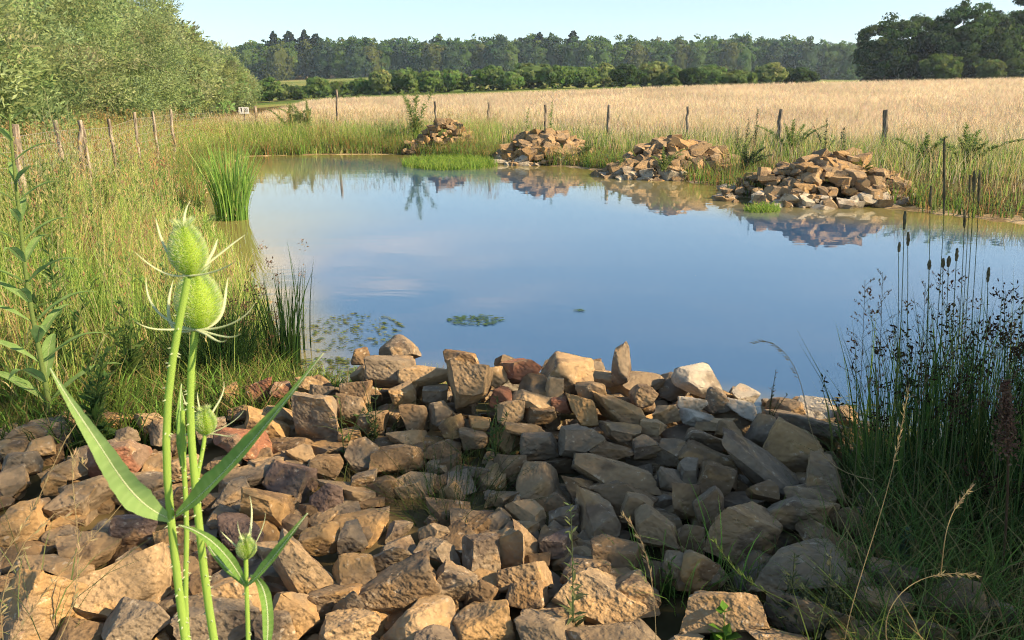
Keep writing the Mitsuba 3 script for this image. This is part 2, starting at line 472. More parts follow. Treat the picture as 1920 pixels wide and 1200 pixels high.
def tree(name, label, category, pos, height, width, seed, cols, group=None, n=60, per=30, leaf=0.5, wid=0.3, low=0.18, trunk=None, spread=1.0, droop=0.0, depth=None, conifer=False, p=None, rough=0.35, clump=None, lower=-0.75, inner=0.85, tang=True):
    g = np.random.default_rng(seed)
    key = thing(name, label, category, group)
    x, y = pos[:2]
    z = pos[2] if len(pos) > 2 else float(ground(x, y))
    rz = height * (1 - low) / 2
    c = np.array([x, y, z + height * low + rz])
    depth = depth or width
    if conifer:
        hs = np.sort(g.uniform(0, 1, n))
        a = g.uniform(0, 2 * np.pi, n)
        rr = (width / 2) * (1 - hs) ** 0.7 * g.uniform(0.3, 1.0, n)
        cl = np.stack([x + rr * np.cos(a), y + rr * np.sin(a), z + height * (low + (1 - low) * hs), width * 0.12 * (1.2 - hs)], 1)
    else:
        q = clump or (0.10 * width, 0.2 * width)
        cl = ellipsoid_clumps(g, n, c, width / 2, depth / 2, rz, q[0], q[1], seed, rough, lower)
    tips = cl[g.choice(len(cl), min(9, len(cl)), replace=False), :3]
    part(key, 'trunk', limbs(g, [x, y, z - 0.3], [x, y, z + height * 0.8], trunk or height * 0.018, tips), 'weathered_wood', smooth=True)
    cm = crown_mesh(g, cl, per, leaf, wid, cols, spread, droop, p, tang=tang, mid=c)
    if not conifer and inner > 0:
        cm = cat([cm, inner_mass(g, c, width / 2 * inner, depth / 2 * inner, rz * inner, np.mean(cols, 0) * 0.8, seed)])
    part(key, 'crown', cm, 'leaf_surface')
    return key


ORD = ['first', 'second', 'third', 'fourth', 'fifth', 'sixth', 'seventh', 'eighth', 'ninth', 'tenth', 'eleventh', 'twelfth', 'thirteenth', 'fourteenth', 'fifteenth', 'sixteenth', 'seventeenth',
       'eighteenth', 'nineteenth', 'twentieth']
TENS = {2: 'twenty', 3: 'thirty', 4: 'forty', 5: 'fifty', 6: 'sixty', 7: 'seventy'}


def ordinal(i):
    if i < 20:
        return ORD[i]
    t, o = divmod(i + 1, 10)
    return TENS[t] + '-' + ORD[o - 1] if o else TENS[t][:-1] + 'ieth'


# far wood: a front row that can be told apart, and the mass behind it
WOODC = [(0.065, 0.13, 0.038), (0.088, 0.16, 0.046), (0.12, 0.19, 0.056), (0.07, 0.135, 0.05), (0.15, 0.19, 0.06)]
wood_top = edge([(380, 85), (430, 75), (500, 68), (600, 66), (700, 66), (800, 68), (900, 66), (1000, 62), (1100, 60), (1200, 68), (1300, 66), (1400, 63), (1500, 67), (1600, 70), (1700, 75), (1920, 75)])
g = np.random.default_rng(5)
pxs = np.concatenate([np.arange(405, 1720, 29.0)])
for i, px in enumerate(pxs):
    px = px + g.uniform(-7, 7)
    Y = Y_WOOD + g.uniform(0, 14)
    u = ray(px, 150)[0] / ray(px, 150)[1]
    x = u * Y
    z = float(ground(x, Y))
    ztop = 1.8 + Y * np.interp(u, *wood_top)
    h = (ztop - z) * g.uniform(0.84, 1.0)
    kind = g.choice(['dark green broadleaf tree', 'mid green broadleaf tree', 'bluish green broadleaf tree', 'olive green broadleaf tree'])
    cols = {'dark': WOODC[:2], 'mid ': WOODC[1:3], 'blui': [(0.05, 0.095, 0.055), (0.06, 0.105, 0.055)], 'oliv': [(0.12, 0.15, 0.05), (0.10, 0.13, 0.04)]}[kind[:4]]
    tree('woodland_tree', f'{kind}, {ordinal(i)} from the left along the edge of the far wood', 'tree', (x, Y, z), h, g.uniform(8.5, 12.5), 100 + i, cols, 'trees along the edge of the far wood',
         n=44, per=34, leaf=1.0, wid=0.85, low=-0.22, rough=0.55, clump=(1.0, 2.3), lower=-0.8)
for i, (px, py, w) in enumerate([(512, 60, 7), (541, 59, 8), (570, 58, 8), (592, 62, 7), (1012, 62, 7), (1075, 59, 7)]):
    Y = Y_WOOD + 22
    d = ray(px, py)
    z0 = float(ground(d[0] / d[1] * Y, Y))
    tree('spruce_tree', f'dark pointed conifer rising above the far wood, {ORD[i]} from the left', 'conifer', (d[0] / d[1] * Y, Y, z0), 1.8 + Y * d[2] / d[1] - z0, w * 1.9, 300 + i,
         [(0.025, 0.045, 0.022), (0.032, 0.052, 0.024)], 'conifers above the far wood', n=90, per=26, leaf=1.1, wid=0.8, low=0.25, conifer=True)
mass = []
for row, Y in enumerate([Y_WOOD + 26]):
    for px in np.arange(390, 1960, 24.0):
        px = px + g.uniform(-8, 8)
        u = ray(px, 150)[0] / ray(px, 150)[1]
        x = u * Y
        z = float(ground(x, Y))
        h = (1.8 + Y * np.interp(u, *wood_top) - z) * g.uniform(0.9, 1.06)
        cl = ellipsoid_clumps(g, 34, np.array([x, Y, z + h * 0.56]), 5.5, 5.0, h * 0.44, 1.0, 2.0, int(px), 0.4)
        mass.append(crown_mesh(g, cl, 16, 1.3, 0.8, WOODC, 1.0))
        mass.append(inner_mass(g, np.array([x, Y, z + h * 0.48]), 5.5, 4.5, h * 0.46, WOODC[0], int(px), 2))
solo('far_wood', cat(mass), 'leaf_surface', 'dense dark wood filling the far horizon behind its front trees', 'wood', kind='stuff')

# orchard and hedge bushes beyond the field
ORC = [(0.125, 0.205, 0.065), (0.105, 0.18, 0.055), (0.155, 0.225, 0.08)]
PAL = [(0.21, 0.26, 0.10), (0.18, 0.23, 0.085)]
OLV = [(0.15, 0.21, 0.065), (0.13, 0.185, 0.06)]
DRK = [(0.05, 0.085, 0.032), (0.06, 0.10, 0.036)]
# (px centre, py base, py top, px width, kind, label)
orchard = [(505, 190, 148, 62, ORC, 'wide dark bush right of the willows, half behind the signboard field edge'), (560, 183, 162, 40, OLV, 'low olive bush left of the small round tree beyond the field'),
           (598, 187, 147, 42, ORC, 'small round tree standing clear on the green strip left of the tall thin post'), (640, 179, 155, 40, OLV, 'low bush behind the tall thin post'),
           (680, 179, 150, 40, ORC, 'rounded bush third right of the tall thin post'), (714, 180, 130, 34, PAL, 'pale pointed bush left of the big rounded orchard tree'),
           (760, 178, 128, 52, ORC, 'big rounded orchard tree behind the tallest weed of the far bank'), (805, 175, 133, 40, ORC, 'dark orchard bush right of the big rounded orchard tree'),
           (850, 174, 131, 55, ORC, 'broad orchard tree between the dark bush and the pale-topped orchard tree'), (918, 172, 122, 58, ORC, 'pale-topped orchard tree above the left field posts'),
           (960, 170, 138, 36, ORC, 'low orchard bush in the gap before the largest orchard tree'), (1000, 169, 117, 82, ORC, 'largest spreading orchard tree in the middle of the row'),
           (1045, 166, 125, 50, ORC, 'orchard tree right behind the largest orchard tree'), (1085, 166, 126, 60, ORC, 'dense orchard tree before the pale slim bush'),
           (1132, 163, 118, 36, PAL, 'pale slim bush right of the dense orchard trees'), (1172, 163, 122, 52, DRK, 'dark bush between the two pale bushes'),
           (1222, 163, 115, 62, PAL, 'broad pale yellow-green bush in the hedge'), (1262, 163, 128, 40, OLV, 'olive bush right of the broad pale bush'),
           (1296, 162, 126, 36, DRK, 'small dark bush left of the bright round bush'), (1333, 161, 122, 44, ORC, 'bright green round bush right of the hedge middle'),
           (1382, 162, 134, 62, OLV, 'low wide olive bush right of the bright round bush'), (1445, 160, 119, 58, PAL, 'pale round bush left of the almost black bush'),
           (1492, 160, 127, 64, DRK, 'almost black bush at the right end of the hedge')]
for i, (px, yb, yt, w, cols, lab) in enumerate(orchard):
    Y = Y_ORCH + 1 + 6 * math.sin(i * 2.4)
    d0, d1 = ray(px, yb), ray(px, yt)
    x = d0[0] / d0[1] * Y
    z = float(ground(x, Y))
    h = 1.8 + Y * d1[2] / d1[1] - z
    tree('orchard_tree' if cols is ORC else 'hedge_bush', lab, 'tree' if cols is ORC else 'bush', (x, Y, z), h, w / FPX * Y * 1.12, 500 + i, cols, 'bushes and fruit trees beyond the field',
         n=60, per=46, leaf=0.42, wid=0.30, low=0.10 if cols is not ORC else 0.14, rough=0.4, clump=(0.3, 0.75))

hd = []
for px in np.arange(476, 1510, 21.0):
    Y = Y_ORCH + 9 + g.uniform(-1.5, 1.5)
    u = ray(px, 165)[0] / ray(px, 165)[1]
    z = float(ground(u * Y, Y))
    if 610 < px < 640:
        continue
    cl = ellipsoid_clumps(g, 18, np.array([u * Y, Y, z + 0.9]), 1.1, 1.0, g.uniform(0.6, 1.5), 0.3, 0.6, int(px), 0.4, -1)
    hd.append(crown_mesh(g, cl, 22, 0.42, 0.32, ORC + OLV, 1.0))
solo('hedge', cat(hd), 'leaf_surface', 'low continuous green hedge growth linking the bushes beyond the field', 'hedge', kind='stuff')

# the dark wood corner at the right
DK = [(0.045, 0.085, 0.03), (0.058, 0.105, 0.036), (0.08, 0.13, 0.046)]
YR = 118.0
right_trees = [(1655, 30, 95, 'dark spreading tree at the left end of the right-hand wood'), (1715, 22, 90, 'dark tree with gaps of sky, second in the right-hand wood'),
               (1790, 2, 120, 'tallest rounded dark tree in the middle of the right-hand wood'), (1850, 18, 90, 'dark tree right of the tallest rounded one'),
               (1905, -18, 110, 'dark airy tree cut by the right edge of the photo'), (1985, -25, 120, None), (2070, -20, 130, None)]
for i, (px, yt, w, lab) in enumerate(right_trees):
    for back in ((0, 1) if lab else (0,)):
        if back:
            continue
        Y = YR + 4 * math.sin(i * 1.9)
        d1 = ray(px, yt)
        x = ray(px, 150)[0] / ray(px, 150)[1] * Y
        z = float(ground(x, Y))
        tree('oak_tree', lab or f'dark tree of the right-hand wood, {"next to" if i == 5 else "second from"} the right edge outside the photo', 'tree', (x, Y, z), 1.8 + Y * d1[2] / d1[1] - z, w / FPX * Y * 1.15, 700 + i, DK, 'dark trees of the right-hand wood',
             n=120, per=80, leaf=0.42, wid=0.32, low=0.05, rough=0.7, clump=(0.5, 1.3), lower=-0.98, inner=0.42)
fill = []
for px in np.arange(1630, 2150, 22.0):
    Y = YR + 8 + g.uniform(-1, 6)
    u = ray(px, 150)[0] / ray(px, 150)[1]
    z = float(ground(u * Y, Y))
    cl = ellipsoid_clumps(g, 34, np.array([u * Y, Y, z + 2.6]), 2.6, 2.0, 3.6, 0.5, 1.1, int(px), 0.4, -1)
    fill.append(crown_mesh(g, cl, 30, 0.6, 0.5, DK[:2], 1.0))
solo('undergrowth', cat(fill), 'leaf_surface', 'black-green undergrowth beneath the dark right-hand wood', 'undergrowth', kind='stuff')
for i, (px, yb, yt, w, cols, lab) in enumerate([(1764, 152, 98, 68, [(0.12, 0.17, 0.05), (0.09, 0.14, 0.04)], 'bright round bush in front of the dark right-hand wood'),
                                                (1858, 150, 112, 44, [(0.16, 0.20, 0.07), (0.13, 0.17, 0.06)], 'pale feathery shrub near the right edge before the dark wood'),
                                                (1905, 150, 110, 50, [(0.10, 0.14, 0.04), (0.08, 0.12, 0.04)], 'green bush cut by the right edge before the dark wood')]):
    Y = YR - 9
    u = ray(px, yb)[0] / ray(px, yb)[1]
    z = float(ground(u * Y, Y))
    tree('field_bush', lab, 'bush', (u * Y, Y, z), 1.8 + Y * ray(px, yt)[2] / ray(px, yt)[1] - z, w / FPX * Y * 1.1, 760 + i, cols, None, n=90, per=60, leaf=0.36, wid=0.2, low=0.02, rough=0.35, clump=(0.25, 0.6), lower=-0.95)

# willows along the left fence
WIL = [(0.255, 0.335, 0.15), (0.285, 0.365, 0.17), (0.225, 0.30, 0.13), (0.33, 0.40, 0.21)]
willow_px = [(-190, 12.8, 520, -330), (20, 19.0, 420, -190), (110, 25.0, 400, -110), (198, 29.0, 290, -60), (255, 34.0, 240, -12), (312, 39.0, 180, 22), (360, 45.0, 145, 55), (402, 53.0, 112, 92), (440, 62.0, 72, 132), (-60, 22.5, 560, -260)]
willows = []
for px, Y, w, top in willow_px:
    d = ray(px, max(top, -200)); x = ray(px, 200)[0] / ray(px, 200)[1] * Y
    willows.append((x, Y, min(9.5, 1.8 + Y * d[2] / d[1] - float(ground(x, Y))), w / FPX * Y * 1.05))
WLAB = ['bushy grey-green willow nearest the camera at the left edge', 'low willow just behind the leaning fence posts', 'tall willow reaching past the top edge of the photo', 'willow right behind the middle fence posts',
        'fifth willow back along the fence, in the sloping skyline', 'sixth willow back along the fence line', 'seventh willow back along the fence, small against the wood', 'willow second from the far end of the row',
        'smallest willow at the far end of the row near the signboard', 'tall willow behind the front row at the left edge']
for i, (x, y, h, w) in enumerate(willows):
    near = y < 32
    tree('willow_tree', WLAB[i], 'willow', (x, y), h, w, 900 + i, WIL, 'willows behind the left fence', n=260 if near else 130, per=210 if near else 120, leaf=0.115 if near else 0.22, wid=0.036 if near else 0.075, tang=False, inner=0.55,
         low=0.0, trunk=0.11, rough=0.45, clump=(0.35, 0.8), droop=-0.3, lower=-0.97, depth=w * 1.15)

# trees beyond the right edge whose shade falls across the middle of the rock pile and the rushes
tree('alder_tree', 'slim alder beyond the right edge of the photo, shading the rock pile', 'tree', (6.6, 0.95, 0.4), 5.1, 1.7, 44, [(0.06, 0.10, 0.03)], None, n=46, per=95, leaf=0.13, wid=0.10, tang=False, low=0.30, trunk=0.07, clump=(0.2, 0.4), rough=0.6, depth=1.5, inner=0.25)
tree('birch_tree', 'tall thin birch beyond the right edge of the photo, dappling the front stones', 'tree', (6.2, -0.1, 0.4), 7.6, 2.4, 47, [(0.08, 0.13, 0.04)], None, n=20, per=80, leaf=0.10, wid=0.08, tang=False, low=0.22, trunk=0.07, clump=(0.2, 0.45), rough=0.7, depth=2.2, inner=0.0)
tree('alder_bush', 'broad alder bush beyond the right edge of the photo, shading the rushes', 'bush', (6.9, 1.5, 0.4), 3.7, 2.4, 45, [(0.06, 0.10, 0.03)], None, n=54, per=90, leaf=0.13, wid=0.10, tang=False, low=0.0, trunk=0.07, clump=(0.25, 0.5), rough=0.6, depth=2.2, lower=-0.98, inner=0.45)

# ------------------------------------------------------------------ stones
KIND = dict(o=0, t=1, g=2, b=3, r=4, w=5, p=6, m=7)
KWORD = dict(o='ochre', t='tan', g='grey', b='brown', r='reddish', w='pale', p='purple-brown', m='buff')
_ico = {k: trimesh.creation.icosphere(subdivisions=k) for k in (2, 3, 4)}


def stone_mesh(g, w, h, d, detail=9, planes=9, worn=1, rough=0.036):
    """an angular broken stone: random planes cut a solid, its edges are worn a little and its faces roughened; detail 0 leaves the bare facets"""
    pl = np.vstack([rand_dirs(planes, g), np.eye(3), -np.eye(3)])
    pl[planes:] = unit(pl[planes:] + 0.22 * g.normal(size=(6, 3)))
    hh = np.append(g.uniform(0.52, 1.0, planes), g.uniform(0.70, 1.0, 6))
    hs = HalfspaceIntersection(np.column_stack([pl, -hh]), np.zeros(3))
    m = trimesh.convex.convex_hull(hs.intersections)
    v = np.array(m.vertices)
    lo, hi = v.min(0), v.max(0)
    v = (v - (lo + hi) / 2) / (hi - lo)
    dims = np.array([w, d, h])
    if not detail:
        return v * dims, np.array(m.faces)
    r = manifold3d.Manifold.hull_points(v).refine_to_length(1.15 / detail).to_mesh()
    m = trimesh.Trimesh(np.array(r.vert_properties[:, :3], float), np.array(r.tri_verts), process=False)
    if worn:
        trimesh.smoothing.filter_laplacian(m, lamb=0.30, iterations=worn)
    v = np.array(m.vertices)
    o = g.uniform(0, 50, 3)
    n = np.array(m.vertex_normals)
    amp = rough * (2.8 * (meshkit.fbm(v * 3.0 + o, 3, seed=2) - 0.5) + 1.5 * (meshkit.fbm(v * 9 + o, 3, seed=8) - 0.5) - 1.6 * np.clip(meshkit.fbm(v * [2.2, 2.2, 6.0] + o, 3, seed=5) - 0.60, 0, 1))
    v = v + n * amp[:, None]
    return v * dims, np.array(m.faces)


def put_stone(key, v, f, k, r, angle=32):
    v, f, _ = meshkit.arrays((v, f), smooth=angle)
    scene[key] = mikit.ply((v, f), 'stone_surface', smooth=True, uv=np.tile([(KIND[k] + 0.5) / 8, r], (len(v), 1)))


def rot(axis, a):
    return trimesh.transformations.rotation_matrix(a, axis)[:3, :3]


def pile_top(x, y):
    """the upper envelope of the near rock pile"""
    z = 0.30 + 0.02 * np.sin(3.1 * x + 1.0) * np.sin(2.3 * y)
    z = z + 0.20 * np.exp(-(((x - 0.05) / 0.95) ** 2 + ((y - 3.95) / 0.5) ** 2))
    z = z + 0.09 * np.exp(-(((x + 0.75) / 0.35) ** 2 + ((y - 4.2) / 0.4) ** 2))
    z = z - 0.13 * np.exp(-(((x + 0.22) / 0.35) ** 2 + ((y - 3.05) / 0.32) ** 2))
    z = z + 0.06 * np.exp(-(((x - 1.1) / 0.5) ** 2 + ((y - 2.9) / 0.5) ** 2))
    return z - 0.30 * sstep(4.15, 4.9, y) - 0.16 * sstep(1.15, 1.75, x) * sstep(3.0, 3.9, y)


# traced stones: px, py, width px, height px, tilt, kind, own short name
TR = [(747, 655, 78, 58, 5, 'g', 'grey-brown peak stone at the top left of the mound by the water'), (727, 695, 95, 60, -5, 'g', 'wide grey slab under the peak stone'), (675, 664, 36, 34, 0, 'b', ''), (805, 700, 112, 42, 0, 't', 'flat sunlit tan slab left of the pear-shaped boulder'),
      (757, 737, 48, 50, 20, 'o', ''), (815, 733, 50, 42, -15, 'g', ''), (885, 730, 88, 100, 0, 'm', 'pale pear-shaped boulder on the sunlit mound'), (827, 767, 58, 46, 0, 'g', ''), (777, 778, 60, 54, 0, 'b', ''), (850, 795, 50, 46, 25, 'o', 'sunlit orange cube-shaped stone below the pear-shaped boulder'),
      (884, 821, 56, 42, -10, 'o', ''), (826, 836, 80, 34, 0, 'b', ''), (762, 816, 80, 36, 0, 't', ''), (870, 674, 82, 42, -15, 'b', 'dark flat stone against the water behind the pear-shaped boulder'), (978, 690, 74, 46, 8, 'r', 'red-brown stone on the mound crest'), (1068, 697, 100, 76, -18, 't', 'large smooth tan boulder on the mound crest'),
      (1008, 722, 80, 52, 0, 'b', ''), (1038, 727, 38, 50, 0, 't', ''), (997, 745, 74, 30, -4, 't', ''), (1012, 772, 64, 34, 0, 'b', ''), (1092, 762, 50, 76, 12, 'o', 'upright orange wedge below the smooth tan boulder'), (1055, 754, 40, 36, 0, 'r', ''),
      (1166, 704, 50, 84, 4, 'g', 'upright horn-shaped stone standing against the water'), (1205, 737, 52, 52, -20, 't', ''), (1160, 762, 108, 62, 0, 'o', 'broad ochre stone at the foot of the horn-shaped stone'), (1163, 802, 78, 34, 0, 'o', ''), (990, 802, 88, 28, 3, 'o', ''), (958, 766, 56, 46, 0, 't', ''), (940, 742, 44, 42, 0, 'r', ''),
      (900, 792, 42, 32, 0, 'o', ''), (1015, 832, 78, 52, 0, 'g', ''), (1090, 830, 102, 80, 10, 'g', 'large square grey stone right of the mound foot'), (1150, 840, 96, 34, 0, 'b', ''), (1215, 832, 64, 44, 0, 'm', ''), (1155, 878, 165, 58, -3, 'm', 'longest flat slab in the shaded middle of the pile'),
      (1012, 908, 86, 98, -10, 'm', 'pale upright boulder left of the longest slab'), (1258, 893, 66, 64, 20, 'g', ''), (1168, 924, 130, 50, 0, 'b', 'dark slab beneath the longest slab'), (935, 937, 56, 50, 0, 'g', ''), (938, 974, 50, 38, 10, 'g', 'bluish grey stone right of the rush tuft in the pile'), (966, 946, 34, 50, 15, 'g', ''),
      (1112, 972, 98, 92, -15, 'm', ''), (1195, 945, 58, 52, 0, 'm', ''), (1235, 987, 96, 82, 0, 'm', ''), (1160, 1040, 102, 80, 5, 'b', 'brown shaded boulder above the drilled stone'), (1046, 1012, 66, 56, 0, 'p', ''), (984, 1005, 64, 60, -20, 'm', ''), (955, 1035, 74, 96, 12, 'm', 'tall leaning slab in the middle front'),
      (903, 1036, 72, 84, 0, 'g', ''), (818, 1030, 86, 50, 0, 'g', 'pale grey rounded stone under the rush tuft'), (733, 1042, 80, 60, 0, 'g', ''), (668, 1066, 82, 80, 0, 'o', 'ochre sunlit block right of the big white-topped stone'), (745, 1100, 150, 78, 20, 'b', 'long brown block tilted up to the right at the bottom'),
      (845, 1092, 80, 72, -15, 'm', ''), (903, 1102, 70, 44, -20, 'b', ''), (985, 1070, 102, 66, 0, 'm', ''), (985, 1108, 86, 56, 0, 'b', ''), (1100, 1062, 78, 72, -20, 'b', ''), (1120, 1118, 135, 110, -35, 't', 'big tan drilled boulder at the bottom middle'), (1180, 1106, 102, 76, 10, 'm', ''),
      (785, 1166, 145, 78, 8, 't', 'broad tan block at the bottom edge left of the middle'), (905, 1162, 106, 70, 5, 'o', 'orange-tan block at the bottom edge left of the drilled boulder'), (1020, 1172, 108, 62, 8, 't', ''), (815, 1188, 86, 46, 0, 'p', ''), (660, 1142, 72, 88, 30, 'b', ''),
      (680, 850, 68, 74, 15, 'g', ''), (745, 862, 106, 62, 0, 'b', ''), (778, 920, 110, 74, -38, 't', 'tan wedge with a sunlit ridge left of the rush tuft'), (835, 877, 62, 62, 0, 'b', ''), (900, 887, 92, 46, 0, 'b', ''), (655, 766, 62, 80, 20, 'b', ''), (668, 735, 62, 52, 0, 'b', ''), (655, 812, 42, 30, 0, 'o', ''),
      (660, 1000, 56, 60, 0, 'g', ''), (960, 882, 70, 70, 0, 'b', ''), (1298, 755, 54, 32, -4, 'w', ''), (1347, 744, 56, 48, 0, 'g', 'grey pointed stone at the waterline right of the mound'), (1390, 763, 60, 40, -5, 'w', 'bright white block at the waterline'), (1305, 781, 72, 30, 0, 'w', ''), (1343, 790, 76, 32, 5, 't', ''),
      (1505, 795, 160, 62, -18, 'g', 'long grey slab sloping into the water by the rushes'), (1430, 802, 62, 62, 0, 'g', ''), (1485, 842, 100, 96, -20, 'o', 'big brown block beside the rushes'), (1545, 892, 76, 104, 10, 'm', 'tall grey-brown stone right against the rushes'), (1375, 802, 62, 40, 0, 'm', ''), (1322, 827, 80, 50, 0, 'b', ''),
      (1415, 870, 175, 70, -36, 'g', 'long dark slab sloping down to the right'), (1330, 862, 115, 48, -20, 'b', ''), (1340, 893, 66, 66, -15, 'b', ''), (1293, 881, 46, 56, 0, 'g', ''), (1430, 918, 60, 40, 10, 'b', ''), (1498, 955, 138, 58, 0, 'm', 'long brown slab below the big brown block'), (1332, 956, 62, 90, 25, 'b', ''),
      (1287, 930, 52, 74, 0, 'm', ''), (1395, 997, 132, 110, -10, 'm', 'large rough pitted boulder right of the middle'), (1560, 1010, 135, 48, -20, 'b', 'dark slab sloping under the rushes'), (1298, 1000, 54, 56, 0, 'b', ''), (1310, 1072, 74, 90, 0, 'o', 'orange-faced stone right of the drilled boulder'), (1272, 1062, 62, 62, 0, 'o', ''),
      (1495, 1057, 172, 96, 5, 't', 'very large tan rough boulder low on the right'), (1355, 1142, 155, 86, 8, 'm', 'wide low boulder behind the bright green seedling'), (1515, 1152, 155, 92, -5, 'm', 'wide boulder at the bottom right behind dry weeds'), (1660, 1136, 98, 66, 0, 'm', ''), (1670, 1082, 88, 62, 0, 'b', ''), (1795, 1117, 125, 86, 0, 'b', 'dark stone at the foot of the rushes, bottom right'),
      (1602, 1092, 68, 66, 0, 'm', ''), (1460, 1196, 120, 36, 0, 'm', ''), (1590, 972, 72, 62, 0, 'b', ''), (1885, 1150, 90, 60, 0, 'b', ''), (1740, 1180, 100, 50, 0, 'b', ''),
      (487, 727, 52, 52, 0, 'r', 'round reddish stone at the back left of the pile'), (527, 727, 44, 32, 0, 'r', ''), (580, 716, 52, 36, 0, 'm', ''), (433, 734, 34, 40, 20, 'o', ''), (455, 770, 56, 34, 0, 'b', ''), (502, 790, 82, 54, -8, 'o', 'ochre block left of the tall grey boulder'), (592, 782, 84, 115, 8, 'g', 'tall grey-brown boulder at the back left of the mound'),
      (465, 830, 122, 60, -5, 'r', 'long reddish slab just right of the teasel stems'), (138, 780, 78, 36, 0, 'b', ''), (212, 783, 72, 36, 0, 'o', ''), (75, 808, 108, 50, 0, 'g', 'wide grey stone at the back left edge of the pile'), (25, 838, 56, 42, 0, 't', ''), (70, 834, 56, 38, 0, 't', ''), (235, 811, 46, 36, 0, 'g', ''), (225, 858, 112, 68, 0, 'r', 'brick-red block behind the left teasel leaf'),
      (278, 790, 50, 36, 0, 't', ''), (297, 806, 38, 48, 0, 'g', ''), (118, 876, 80, 40, 6, 't', ''), (42, 864, 66, 46, 0, 'g', ''), (20, 898, 60, 54, 0, 't', ''), (100, 900, 44, 38, -20, 'o', ''), (165, 918, 92, 66, 0, 't', ''), (130, 946, 90, 76, 0, 'm', ''), (38, 987, 104, 96, 10, 'o', 'big ochre boulder at the left edge'),
      (165, 1017, 112, 84, 20, 'm', 'two-toned grey and tan block left of the stems'), (248, 988, 86, 70, 0, 'p', 'purple-stained block left of the teasel node'), (240, 1082, 172, 128, 15, 't', 'big tan boulder left of the teasel stems near the bottom'), (95, 1132, 185, 150, -28, 'o', 'largest orange-brown boulder in the bottom left corner'), (100, 1060, 132, 56, -5, 'm', ''),
      (255, 1166, 108, 96, 30, 'g', 'grey stone with an orange edge at the bottom left'), (512, 948, 122, 78, -12, 'o', 'ochre block with a dark red face right of the teasel'), (548, 900, 108, 70, -18, 'p', 'dark purple-brown block right of the right teasel leaf'), (470, 886, 130, 36, 12, 'm', ''), (430, 920, 76, 50, 0, 'g', ''),
      (572, 1066, 146, 104, -38, 't', 'big pale white-topped stone right of the small teasel head'), (598, 1008, 80, 58, 5, 'o', ''), (450, 990, 84, 62, 0, 'p', ''), (548, 1142, 92, 96, 0, 'o', ''), (515, 1172, 70, 80, 0, 'g', ''), (405, 1158, 152, 92, 0, 'g', 'flat dark grey stone between the teasel stems at the bottom'), (367, 1090, 58, 52, 0, 'b', ''),
      (565, 850, 58, 48, 0, 'm', ''), (612, 872, 62, 48, 0, 'b', ''), (614, 932, 64, 72, 0, 'p', ''), (500, 872, 72, 34, 0, 'm', ''), (268, 906, 74, 62, 0, 'm', ''), (655, 1172, 110, 64, 0, 't', ''), (345, 870, 60, 46, 0, 'm', ''), (395, 800, 56, 44, 0, 'g', ''), (340, 930, 70, 60, 0, 'b', ''), (20, 1175, 90, 80, 0, 'b', ''), (320, 1010, 60, 60, 0, 'o', ''),
      (1250, 770, 50, 34, 0, 't', ''), (1260, 845, 60, 50, 0, 'b', ''), (1225, 800, 50, 34, 0, 't', ''), (1085, 905, 60, 50, 0, 'b', ''), (1060, 960, 62, 60, 0, 'g', ''), (700, 790, 60, 50, 0, 'b', ''), (610, 735, 60, 40, 0, 'm', ''), (710, 920, 70, 60, 0, 'b', ''), (680, 905, 55, 55, 0, 'g', ''), (930, 700, 50, 40, 0, 't', ''), (1110, 735, 60, 50, 0, 'o', '')]
gs = np.random.default_rng(77)


def short(own):
    w = own.split()[:9]
    while w[-1] in ('the', 'of', 'by', 'a', 'in', 'to', 'at', 'with', 'and', 'above', 'against', 'behind', 'below', 'under', 'left', 'right', 'down', 'just', 'big', 'dark', 'on', 'into', 'upright', 'tall', 'bottom', 'standing', 'sloping', 'low', 'small', 'beside', 'long', 'brown', 'an', 'as', 'rough', 'flat', 'pear-shaped'):
        w.pop()
    return ' '.join(w).rstrip(',')


named = [(t[0], t[1], t[6]) for t in TR if t[6]]
used_labels = set()


def stone_label(px, py, w, k, own):
    if own:
        used_labels.add(own)
        return own
    size = 'small' if w < 50 else 'middling' if w < 75 else 'large'
    for q in sorted(named, key=lambda q: math.hypot(q[0] - px, (q[1] - py) * 1.3)):
        dx, dy = px - q[0], py - q[1]
        where = ('left of' if dx < 0 else 'right of') if abs(dx) > abs(dy) else ('behind' if dy < 0 else 'in front of')
        lab = f'{size} {KWORD[k]} stone {where} the ' + short(q[2])
        if lab not in used_labels and len(lab.split()) <= 16:
            used_labels.add(lab)
            return lab
    return f'{size} {KWORD[k]} stone of the near pile'


placed = []
for (px, py, w, h, tilt, k, own) in TR:
    p = on_surface(px, py, pile_top)
    dist = float((p - EYE) @ FWD)
    W, H = w * dist / FPX * 1.04, h * dist / FPX * 1.04
    D = 0.5 * (W + H) * gs.uniform(0.85, 1.15)
    v, f = stone_mesh(gs, W, H, D, 18 if w > 95 else 14 if w > 60 else 10, planes=int(gs.integers(4, 9)), worn=int(gs.integers(0, 3)))
    if 'upright horn' in own:
        v[:, :2] *= (0.78 - 0.62 * v[:, 2:] / H); p = p + [0, 0, 0.07]
    elif own.startswith('pale pear'):
        v[:, :2] *= (0.95 + 0.55 * v[:, 2:] / H); p = p + [0, -0.05, 0.06]
    R = rot([0, -1, 0], math.radians(tilt + gs.uniform(-6, 6)))
    pitch = rot([1, 0, 0], -math.atan2(EYE[2] - p[2], math.hypot(p[0], p[1])) * 0.55)
    yaw = rot([0, 0, 1], -math.atan2(p[0], p[1]))
    v = v @ (yaw @ pitch @ R).T + p - np.array([0, 0, 0.015])
    key = numbered('stone')
    tag(key, stone_label(px, py, w, k, own), 'stone', 'loose stones of the near rock pile')
    put_stone(key, v, f, k, gs.uniform())
    placed.append((p[0], p[1], max(W, D)))
PL = np.array(placed)

